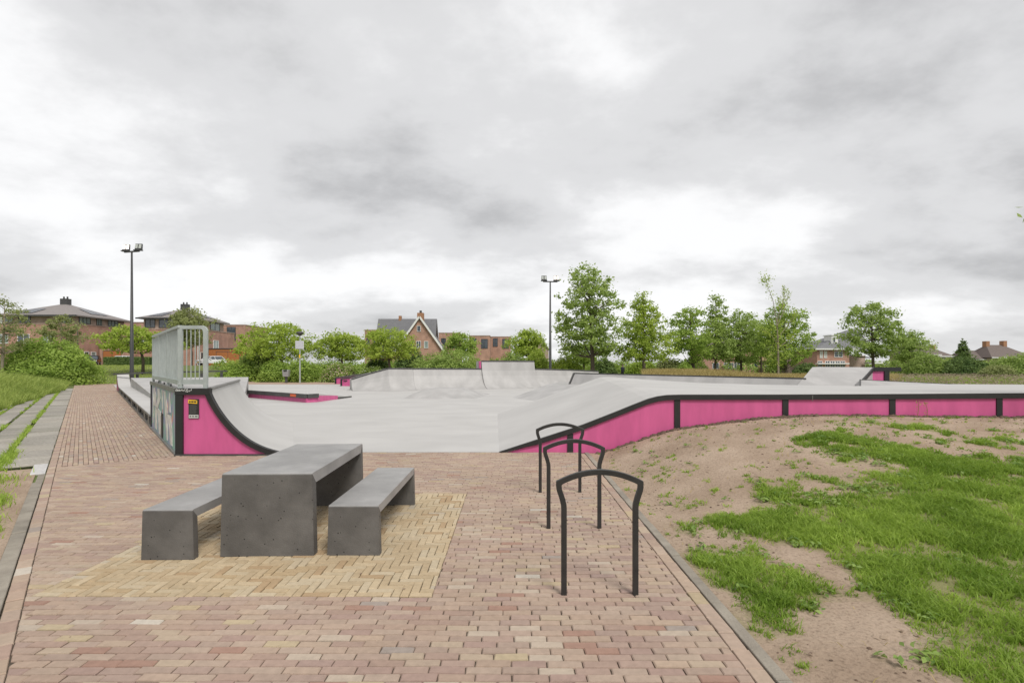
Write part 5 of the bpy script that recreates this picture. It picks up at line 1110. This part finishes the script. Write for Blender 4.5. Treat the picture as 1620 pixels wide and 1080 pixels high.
for _ in range(130): pts.append(tuple(tipA + Vector((random.gauss(0, .28), random.gauss(0, .2), random.gauss(.05, .26)))))
pts = np.array(pts); leaf_obj('crown', pts, rng.normal(size=pts.shape) + np.array((0, 0, .5)), .15 * (.7 + .6 * rng.random(len(pts))), LM['yg'], t, .25 + .6 * rng.random(len(pts)))
# tree just outside the right edge whose branch tip hangs into view
x, y = 10.9, 9.1; t = thing('overhanging_tree', 'tree outside the right edge with a leafy twig reaching into view', 'tree', (x, y, .6)); b = MB()
b.tube([(x, y, .4), (x + .05, y, 3.2), (x, y, 4.6), (x + .1, y, 6.2)], [.13, .10, .06, .02], 8).build('trunk', M_bark, t)
tw = P(1616, 352, 9.0); MB().tube([(x, y, 4.0), (9.6, 9.05, 4.25), tuple(tw + Vector((.08, 0, 0)))], [.04, .02, .006], 6).build('branch', M_bark, t)
pts = np.r_[np.array([tuple(tw + Vector((.03 * i + random.gauss(0, .02), random.gauss(0, .05), .12 - .06 * i + random.gauss(0, .05)))) for i in range(-1, 6)]), np.c_[rng.normal(12.0, .5, 1500).clip(10.9, 13.5), rng.normal(9.1, .6, 1500), rng.normal(5.1, .7, 1500)]]
leaf_obj('crown', pts, rng.normal(size=pts.shape) + np.array((0, 0, .6)), .12, LM['mid'], t)

def shrub_pts(c, r, n, seed=0, flat=.0):
    """points on a lumpy half-buried ellipsoid, with their outward directions"""
    v = unit(rng.normal(size=(n, 3))); v[:, 2] = np.where(v[:, 2] < -.25, -v[:, 2], v[:, 2])
    a = np.arctan2(v[:, 1], v[:, 0]); lump = .80 + .40 * fbm(a * 2.2 + seed * 3.7, v[:, 2] * 3.1 + seed, 3)
    k = lump * (.80 + .24 * rng.random(n)); return np.array(c) + v * np.array(r) * k[:, None], v
def shrub(label, px0, px1, top, y, leaf, n=3600, ls=.20, depth=None, name='shrub', group=None, flower=None, cat='shrub', base=None):
    x0, x1 = XA(px0, y), XA(px1, y); cx = (x0 + x1) / 2; rx = (x1 - x0) / 2; z = land(cx, y) if base is None else base; h = HA(top, y) - z; rz = h * .87
    t = thing(name, label, cat, (cx, y, z), group); ry = depth or max(.9, min(rx, 2.2)); sd = random.random() * 20
    Pt, v = shrub_pts((cx, y, z), (rx, ry, rz), n, sd); keep = Pt[:, 2] > z - .05; Pt, v = Pt[keep], v[keep]; m = len(Pt)
    cl = fbm(Pt[:, 0] * 1.9 + sd, Pt[:, 2] * 2.4 + Pt[:, 1], 3); leaf_obj('foliage', Pt, v * .9 + rng.normal(size=v.shape) * .75 + np.array((0, 0, .45)), ls * (.6 + .8 * rng.random(m)), LM[leaf], t, .15 + .9 * (cl - .25) + .35 * (rng.random(m) - .3), .6)
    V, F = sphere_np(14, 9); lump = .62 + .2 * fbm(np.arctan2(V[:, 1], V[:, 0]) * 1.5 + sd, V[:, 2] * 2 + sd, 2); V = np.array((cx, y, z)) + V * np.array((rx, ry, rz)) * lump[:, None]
    np_mesh('dark_core', V, F, LM[leaf], t, tone=np.zeros(len(F)) + .05)  # added opaque core, darkest leaf tone standing in for shade inside the shrub
    b = MB()
    for i in range(4): b.tube([(cx + random.uniform(-.2, .2) * rx, y, z - .1), (cx + random.uniform(-.5, .5) * rx, y, z + h * .6)], [.05, .015], 5)
    b.build('stem', M_bark, t)
    if flower:
        q = rng.random(m) < flower[1]; q &= v[:, 2] > .15; stuff(leaf_obj('flower', Pt[q] + v[q] * .08, v[q] + rng.normal(size=v[q].shape) * .3, flower[2], LM[flower[0]], t))
    return t
def sphere_np(a, b_):
    th = np.linspace(0, 2 * np.pi, a, endpoint=False); ph = np.linspace(-.25, np.pi / 2, b_); T, Q = np.meshgrid(th, ph, indexing='ij')
    V = np.stack([np.cos(T) * np.cos(Q), np.sin(T) * np.cos(Q), np.sin(Q)], -1).reshape(-1, 3); i = np.arange(a * b_).reshape(a, b_); j = np.roll(i, -1, 0)
    return V, np.stack([i[:, :-1], j[:, :-1], j[:, 1:], i[:, 1:]], -1).reshape(-1, 4)
shrub('huge rounded willow bush on the grass left of the path end', 6, 148, 529, 47, 'fresh', 16000, .21, 3.2)
shrub('big-leaved green shrub left of the litter bin, below the mop-headed tree', 378, 440, 540, 58, 'mid', 5000, .26)
shrub('low spreading green shrub just right of the quarter pipe deck', 344, 412, 572, 56, 'fresh', 4200, .2)
shrub('rounded pale green shrub behind the litter bin', 408, 464, 566, 54.3, 'fresh', 4500, .19)
shrub('rounded pale green shrub directly behind the lamp post', 452, 504, 568, 54.0, 'fresh', 4500, .19)
shrub('shrub full of pale pink blossom left of the twin pink ledges', 507, 565, 572, 54, 'mid', 4200, .19, flower=('pink', .22, .15))
shrub('low shrub with white blossom above the left wing of the far wall', 566, 612, 577, 52, 'mid', 3200, .18, flower=('white', .13, .14))
shrub('dark leafy shrub under the tree before the gabled house', 574, 622, 561, 56, 'dark', 4000, .22)
shrub('dark glossy shrub at the foot of the gable wall', 626, 672, 540, 62, 'dark', 4200, .26)
shrub('large dense rounded shrub behind the far wall, left of its raised part', 640, 776, 552, 51, 'mid', 11000, .18, 2.4)
shrub('dark green shrub behind the raised middle of the far wall', 786, 838, 551, 56, 'mid', 5000, .2)
shrub('yellow-green shrub left of the middle mast foot', 822, 872, 549, 58, 'yg', 5000, .2)
shrub('yellow-green low shrub right of the middle mast foot', 866, 926, 560, 54, 'yg', 5000, .2)
shrub('dark shrub between the tallest tree trunk and the walker', 936, 977, 563, 66, 'dark', 4200, .22)
shrub('bright low shrub right of the walker, under the cone-shaped tree', 990, 1044, 568, 66, 'yg', 4200, .22)
shrub('dark reddish shrub right of the cone-shaped tree trunk', 1036, 1078, 562, 60, 'olive', 3600, .2)
shrub('pale green shrub left of the rounded tree trunk', 1066, 1098, 571, 58, 'fresh', 3000, .2)
shrub('dark green hedge-like shrub left of the dormer house', 1256, 1298, 572, 78, 'dark', 3600, .24)
shrub('large dark shrub in the meadow right of the kicker ramp', 1430, 1502, 556, 60, 'mid', 6500, .2)
shrub('wide dark shrub in the meadow below the small conifer', 1486, 1572, 560, 58, 'dark', 7000, .2)
shrub('shrub at the right edge below the twin-chimneyed house', 1560, 1660, 557, 56, 'mid', 7500, .2)
shrub('pale grey-green shrub in the meadow near the right edge', 1548, 1606, 574, 50, 'olive', 4000, .17)
# clipped hedge
x0, x1, y = XA(168, 74), XA(240, 74), 74.0; z = land((x0 + x1) / 2, y); t = thing('clipped_hedge', 'clipped box-shaped dark hedge in front of the garages on the left', 'hedge', ((x0 + x1) / 2, y, z))
MB().box(x0 + .1, x1 - .1, y - .4, y + .4, z - .2, z + 1.0).build('dark_core', LM['dark'], t)  # hedge filled by an added dark box, inner shade put into its colour
n = 6000; pts = np.c_[rng.uniform(x0, x1, n), rng.uniform(-.5, .5, n) + y, z + rng.uniform(0, 1.12, n)]; f = rng.random(n) < .6; pts[f, 1] = y - .5 + rng.normal(0, .04, f.sum()); pts[~f, 2] = z + 1.1 + rng.normal(0, .04, (~f).sum())
leaf_obj('foliage', pts, np.where(f[:, None], np.array((0, -1, .3)), np.array((0, -.2, 1))) + rng.normal(size=(n, 3)) * .6, .2, LM['dark'], t)
# continuous shrubbery behind, too dense to tell apart
P_, N_, T_ = [], [], []
for px in np.arange(356, 1120, 17):
    y = 66 + 5 * rng.random(); x = XA(px, y); top = 566 + 6 * rng.random(); p, v = shrub_pts((x, y, 0), (1.5 + .7 * rng.random(), 1.2, max(.8, HA(top, y))), 900, rng.random() * 30); k = p[:, 2] > 0; P_.append(p[k]); N_.append(v[k]); T_.append(np.full(k.sum(), rng.random() * .5) + .45 * rng.random(k.sum()))
P_ = np.concatenate(P_); N_ = np.concatenate(N_); T_ = np.concatenate(T_)
stuff(leaf_obj('shrubbery', P_, N_ + rng.normal(size=N_.shape) * .7 + np.array((0, 0, .4)), .26 * (.6 + .8 * rng.random(len(P_))), LM['fresh'], None, T_))
P_, N_ = [], []
for px in np.r_[np.arange(-60, 360, 16), np.arange(1100, 1700, 16)]:
    y = 104 + 26 * rng.random() if px > 1000 else 101 + 8 * rng.random(); x = XA(px, y); p, v = shrub_pts((x, y, land(x, y)), (2.2, 1.6, 2.3 + 1.2 * rng.random()), 420, rng.random() * 30); P_.append(p); N_.append(v)
P_ = np.concatenate(P_); N_ = np.concatenate(N_)
stuff(leaf_obj('far_greenery', P_, N_ + rng.normal(size=N_.shape) * .7, .5 * (.6 + .8 * rng.random(len(P_))), LM['mid'], None))

# ------------------------------------------------------------------ grass
def blades(name, xy, z, h, w, m, tone=None, lean=.35):
    n = len(xy); th = rng.random(n) * 2 * np.pi; d = np.c_[np.cos(th), np.sin(th), np.zeros(n)]; ph = rng.random(n) * 2 * np.pi; bd = np.c_[np.cos(ph), np.sin(ph), np.zeros(n)] * (h * lean * (.4 + rng.random(n)))[:, None]
    B = np.c_[xy, z]; up = np.c_[np.zeros(n), np.zeros(n), h]; w = np.asarray(w) * np.ones(n)
    V = np.stack([B - d * w[:, None] / 2, B + d * w[:, None] / 2, B + up * .55 + bd * .32 + d * w[:, None] * .4, B + up * .55 + bd * .32 - d * w[:, None] * .4, B + up * (1 - .2 * lean) + bd], 1).reshape(-1, 3)
    i = np.arange(n)[:, None] * 5; F = np.concatenate([i + np.array((0, 1, 2)), i + np.array((0, 2, 3)), i + np.array((3, 2, 4))], 1).reshape(-1, 3)
    tone = rng.random(n) if tone is None else np.clip(tone, 0, 1)
    return stuff(np_mesh(name, V, F, m, tone=np.repeat(tone, 3)))
n = 52000; xy = np.c_[rng.uniform(1.58, 11.5, n), rng.uniform(1.7, 10.5, n)]; xy = xy[xy[:, 0] < xy[:, 1] * 1.02 + .5]
mk = grass_mask(xy[:, 0], xy[:, 1]) * (.40 + .60 * sstep(.34, .58, fbm(xy[:, 0] * 3.1 + 60, xy[:, 1] * 3.1, 3))); k = (rng.random(len(xy)) < mk ** 1.25 * .95 + .016 * (fbm(xy[:, 0] * .9 + 5, xy[:, 1] * .9, 2) > .42) + .16 * (fbm(xy[:, 0] * 4.2 + 25, xy[:, 1] * 4.2, 2) > .66) * (xy[:, 1] < 9.0)) & (bank_h(xy[:, 0], xy[:, 1]) > -.5); tc_ = xy[k]; mk = mk[k]
cnt = (8 + 26 * mk * rng.random(len(tc_)) + 7 * rng.random(len(tc_))).astype(int); ii = np.repeat(np.arange(len(tc_)), cnt); nb = len(ii)
sz = (.4 + .8 * rng.random(len(tc_)))[ii] * (.55 + .5 * mk[ii]); off_ = rng.normal(size=(nb, 2)) * .042 * sz[:, None]; xy = tc_[ii] + off_; xy[:, 0] = np.maximum(xy[:, 0], 1.57)
tt_ = fbm(tc_[:, 0] * 1.3 + 7, tc_[:, 1] * 1.3, 3); tn = .05 + .9 * (tt_ - .2) + .35 * (rng.random(len(tc_)) - .4)
blades('grass', xy, bank_h(xy[:, 0], xy[:, 1]) - .004, (.04 + .065 * rng.random(nb)) * sz, .0048 + .0009 * xy[:, 1], GM['lawn'], tn[ii] + .25 * (rng.random(nb) - .5), .85)
# broad-leaved weeds among the grass
cand = np.c_[rng.uniform(1.7, 10.5, 5000), rng.uniform(2.2, 10.3, 5000)]; cand = cand[(cand[:, 0] < cand[:, 1] * 1.0 + .4)]; mk = grass_mask(cand[:, 0], cand[:, 1]); cand = cand[(rng.random(len(cand)) < .38 * (mk > .25) * (mk < .95) + .02)][:520]
Pw, Nw = [], []
for cx_, cy_ in cand:
    m_ = rng.integers(7, 14); a = rng.random(m_) * 6.283; r = .02 + .06 * rng.random(m_); z = float(bank_h(cx_, cy_)); Pw.append(np.c_[cx_ + r * np.cos(a), cy_ + r * np.sin(a), z + .015 + .035 * rng.random(m_)]); Nw.append(np.c_[.5 * np.cos(a), .5 * np.sin(a), np.ones(m_)])
Pw = np.concatenate(Pw); Nw = np.concatenate(Nw); stuff(leaf_obj('weeds', Pw, Nw + rng.normal(size=Nw.shape) * .25, .035 + .035 * rng.random(len(Pw)), GM['weed'], asp=.5))
# tall grass on the left slope
n = 110000; uu = 8.5 + 48 * rng.random(n); dd = slab_edge(uu) - .05 + 7.5 * rng.random(n) ** 1.35; xy = np.c_[L0[0] + NL[0] * dd + DL[0] * uu, L0[1] + NL[1] * dd + DL[1] * uu]
k = (xy[:, 0] > -1.02 * xy[:, 1] - 2) & (dd > slab_edge(uu) - .25 + .5 * fbm(uu * .7, uu * 0, 2)); xy = xy[k]; dd = dd[k]; nn = len(xy); tn = fbm(xy[:, 0] * .5, xy[:, 1] * .5, 3)
blades('tall_grass', xy, land_h(xy[:, 0], xy[:, 1]) - .02, (.18 + .25 * rng.random(nn) + .6 * rng.random(nn) ** 4 + .35 * np.clip(fbm(xy[:, 0] * 1.3, xy[:, 1] * 1.3, 2) - .45, 0, 1)) * (.65 + .35 * sstep(0, 1.0, dd - slab_edge(uu[k]))), .014 + .0007 * xy[:, 1], GM['tall'], -.1 + 1.3 * (tn - .2) + .75 * (rng.random(nn) - .3), .7)
# tufts in the slab joints and on the bare strip by the kerb
pj = []
for dj in (.67, 1.225, 1.78, 2.33):
    for u in np.arange(7.2, 44, .07):
        if fbm(u * .9 + dj * 31, dj * 7, 2) > .44 and dj < slab_edge(u) + .2: pj += [path_pt(dj + rng.normal(0, .03), u + rng.normal(0, .06)) for _ in range(6 if u < 20 else 4)]
for (cd, cu, sd, su, cnt) in ((.75, 6.0, .20, .28, 260), (1.2, 6.6, .30, .30, 420), (.42, 4.25, .08, .22, 230), (.9, 5.0, .22, .3, 380), (.30, 2.6, .05, .12, 90), (1.5, 5.8, .3, .4, 420), (.4, 3.2, .1, .2, 70), (1.0, 7.4, .2, .3, 300), (.62, 8.6, .06, .6, 320)):
    pj += [path_pt(max(.16, rng.normal(cd, sd)), rng.normal(cu, su)) for _ in range(cnt * 2)]
xy = np.array([(p.x, p.y) for p in pj]); nn = len(xy)
blades('joint_grass', xy, np.full(nn, -.03), .05 + .09 * rng.random(nn), .008 + .0006 * xy[:, 1], GM['lawn'], .3 + .6 * rng.random(nn), .8)
# bare sandy strip between kerb and slabs at the left edge
xs_ = [path_pt(d, u) for d, u in ((.13, -4), (1.9, -4), (2.4, 7.3), (.13, 7.0))]
structure(MB().add([(p.x, p.y, -.022) for p in xs_], [(0, 1, 2, 3)]).build('sand_strip', M_earth))
# meadow behind the bank on the right, dry strip under the young trees, lawn on the left
n = 60000; yy = 21 + 36 * rng.random(n) ** .9; xx = XA(rng.uniform(1395, 1660, n), yy); k = ~((xx < 17.2) & (yy < 26)); xy = np.c_[xx, yy][k]; nn = len(xy); tn = fbm(xy[:, 0] * .35, xy[:, 1] * .35, 3)
blades('meadow_grass', xy, land_h(xy[:, 0], xy[:, 1]) - .02, .30 + .42 * rng.random(nn), .026 + .0009 * xy[:, 1], GM['tall'], .1 + .9 * (tn - .2) + .4 * (rng.random(nn) - .5), .4)
k = rng.random(nn) < .10; xs2 = xy[k]; stuff(leaf_obj('seed_heads', np.c_[xs2, land_h(xs2[:, 0], xs2[:, 1]) + .5 + .3 * rng.random(k.sum())], rng.normal(size=(k.sum(), 3)), .14, GM['seed'], asp=.35))
n = 32000; yy = 37.5 + 13 * rng.random(n); xx = XA(rng.uniform(1020, 1420, n), yy); xy = np.c_[xx, yy]; tn = fbm(xy[:, 0] * .4, xy[:, 1] * .4, 3)
blades('dry_grass', xy, land_h(xx, yy) - .02, .5 + .6 * rng.random(n), .03 + .0009 * yy, GM['gold'], .1 + .9 * (tn - .2) + .4 * (rng.random(n) - .4), .45)
n = 26000; xx = rng.uniform(-62, -26, n); yy = rng.uniform(48, 76, n); xy = np.c_[xx, yy]; k = (xx / yy < -.64); xy = xy[k]; nn = len(xy)
blades('lawn_grass', xy, land_h(xy[:, 0], xy[:, 1]) - .02, .06 + .12 * rng.random(nn), .07, GM['tall'], .3 + .6 * rng.random(nn), .5)
# two dry stalks against the pink wall, fallen leaves and pebbles on the ground
for lb, px, py0, py1, dx in (('dry bent weed stalk against the pink wall, left of two', 1451, 656, 634, 1.5), ('dry curled weed stalk against the pink wall, right of two', 1467, 657, 637, -3)):
    q0 = P(px, py0, 10.42); q0.z = float(bank_h(q0.x, 10.42)); q1 = P(px + dx, py1, 10.38); t = thing('weed_stalk', lb, 'weed', tuple(q0))
    MB().tube([q0, q0.lerp(q1, .6) + Vector((.02, 0, 0)), q1, q1 + Vector((.05, 0, -.02))], [.006, .005, .004, .003], 5).build('stem', GM['gold'], t)
    pts = np.array([tuple(q0.lerp(q1, f) + Vector((random.gauss(0, .02), random.gauss(0, .02), 0))) for f in (.3, .5, .65, .8, .9, 1.0, 1.0)]); leaf_obj('leaf', pts, rng.normal(size=pts.shape), .07, GM['gold'], t, asp=.3)
n = 9000; a = np.c_[rng.uniform(1.6, 10.5, n), rng.uniform(2.0, 10.4, n)]; a = a[a[:, 0] < a[:, 1] + .4]; mk = grass_mask(a[:, 0], a[:, 1]); a = a[rng.random(len(a)) < .12 + .6 * mk * (1 - .5 * mk)]; nn = len(a)
blades('dead_straw', a, bank_h(a[:, 0], a[:, 1]), .02 + .05 * rng.random(nn), .004 + .0006 * a[:, 1], GM['gold'], .2 + .8 * rng.random(nn), 1.6)
n = 260; a = np.c_[rng.uniform(1.6, 9, n), rng.uniform(2.2, 10.2, n)]; a = a[a[:, 0] < a[:, 1] + .3]; stuff(leaf_obj('leaf_litter', np.c_[a, bank_h(a[:, 0], a[:, 1]) + .012], np.array((0, 0, 1)) + rng.normal(size=(len(a), 3)) * .25, .03 + .03 * rng.random(len(a)), GM['seed'], asp=.6))
n = 70; a = np.c_[rng.uniform(-4, 1.4, n), rng.uniform(2.7, 10, n)]; d_, u_ = du(a[:, 0], a[:, 1]); a = a[d_ < -.1]; stuff(leaf_obj('path_litter', np.c_[a, np.full(len(a), .008)], np.array((0, 0, 1)) + rng.normal(size=(len(a), 3)) * .15, .018 + .022 * rng.random(len(a)), GM['seed'], asp=.5))
# clods of earth along the foot of the pink wall
n = 900; px = rng.uniform(940, 1640, n); xx = XA(px, FY); yy = FY - .05 - np.abs(rng.normal(0, .05, n)); V0, F0 = sphere_np(5, 4); VV = []; FF = []
n2 = 3000; a2 = np.c_[rng.uniform(1.6, 10.5, n2), rng.uniform(2.2, 10.4, n2)]; a2 = a2[(a2[:, 0] < a2[:, 1] + .4) & (fbm(a2[:, 0] * 1.4 + 9, a2[:, 1] * 1.4, 3) > .47)]; xx = np.r_[xx, a2[:, 0]]; yy = np.r_[yy, a2[:, 1]]; sc_ = np.r_[np.ones(n), np.full(len(a2), .30)]; n = len(xx)
zc_ = bank_h(xx, np.minimum(yy, 10.55))
for i in range(n):
    s_ = (.012 + .03 * random.random() ** 2) * sc_[i]; VV.append(V0 * np.array((s_ * 1.5, s_, s_)) * (.8 + .4 * rng.random((len(V0), 1))) + np.array((xx[i], yy[i], zc_[i]))); FF.append(F0 + i * len(V0))
VV = np.concatenate(VV); FF = np.concatenate(FF); stuff(np_mesh('earth_clods', VV, FF, mat('damp_earth', (.15, .10, .07), (.10, .07, .05), 20, .95), tone=np.zeros(len(FF))))
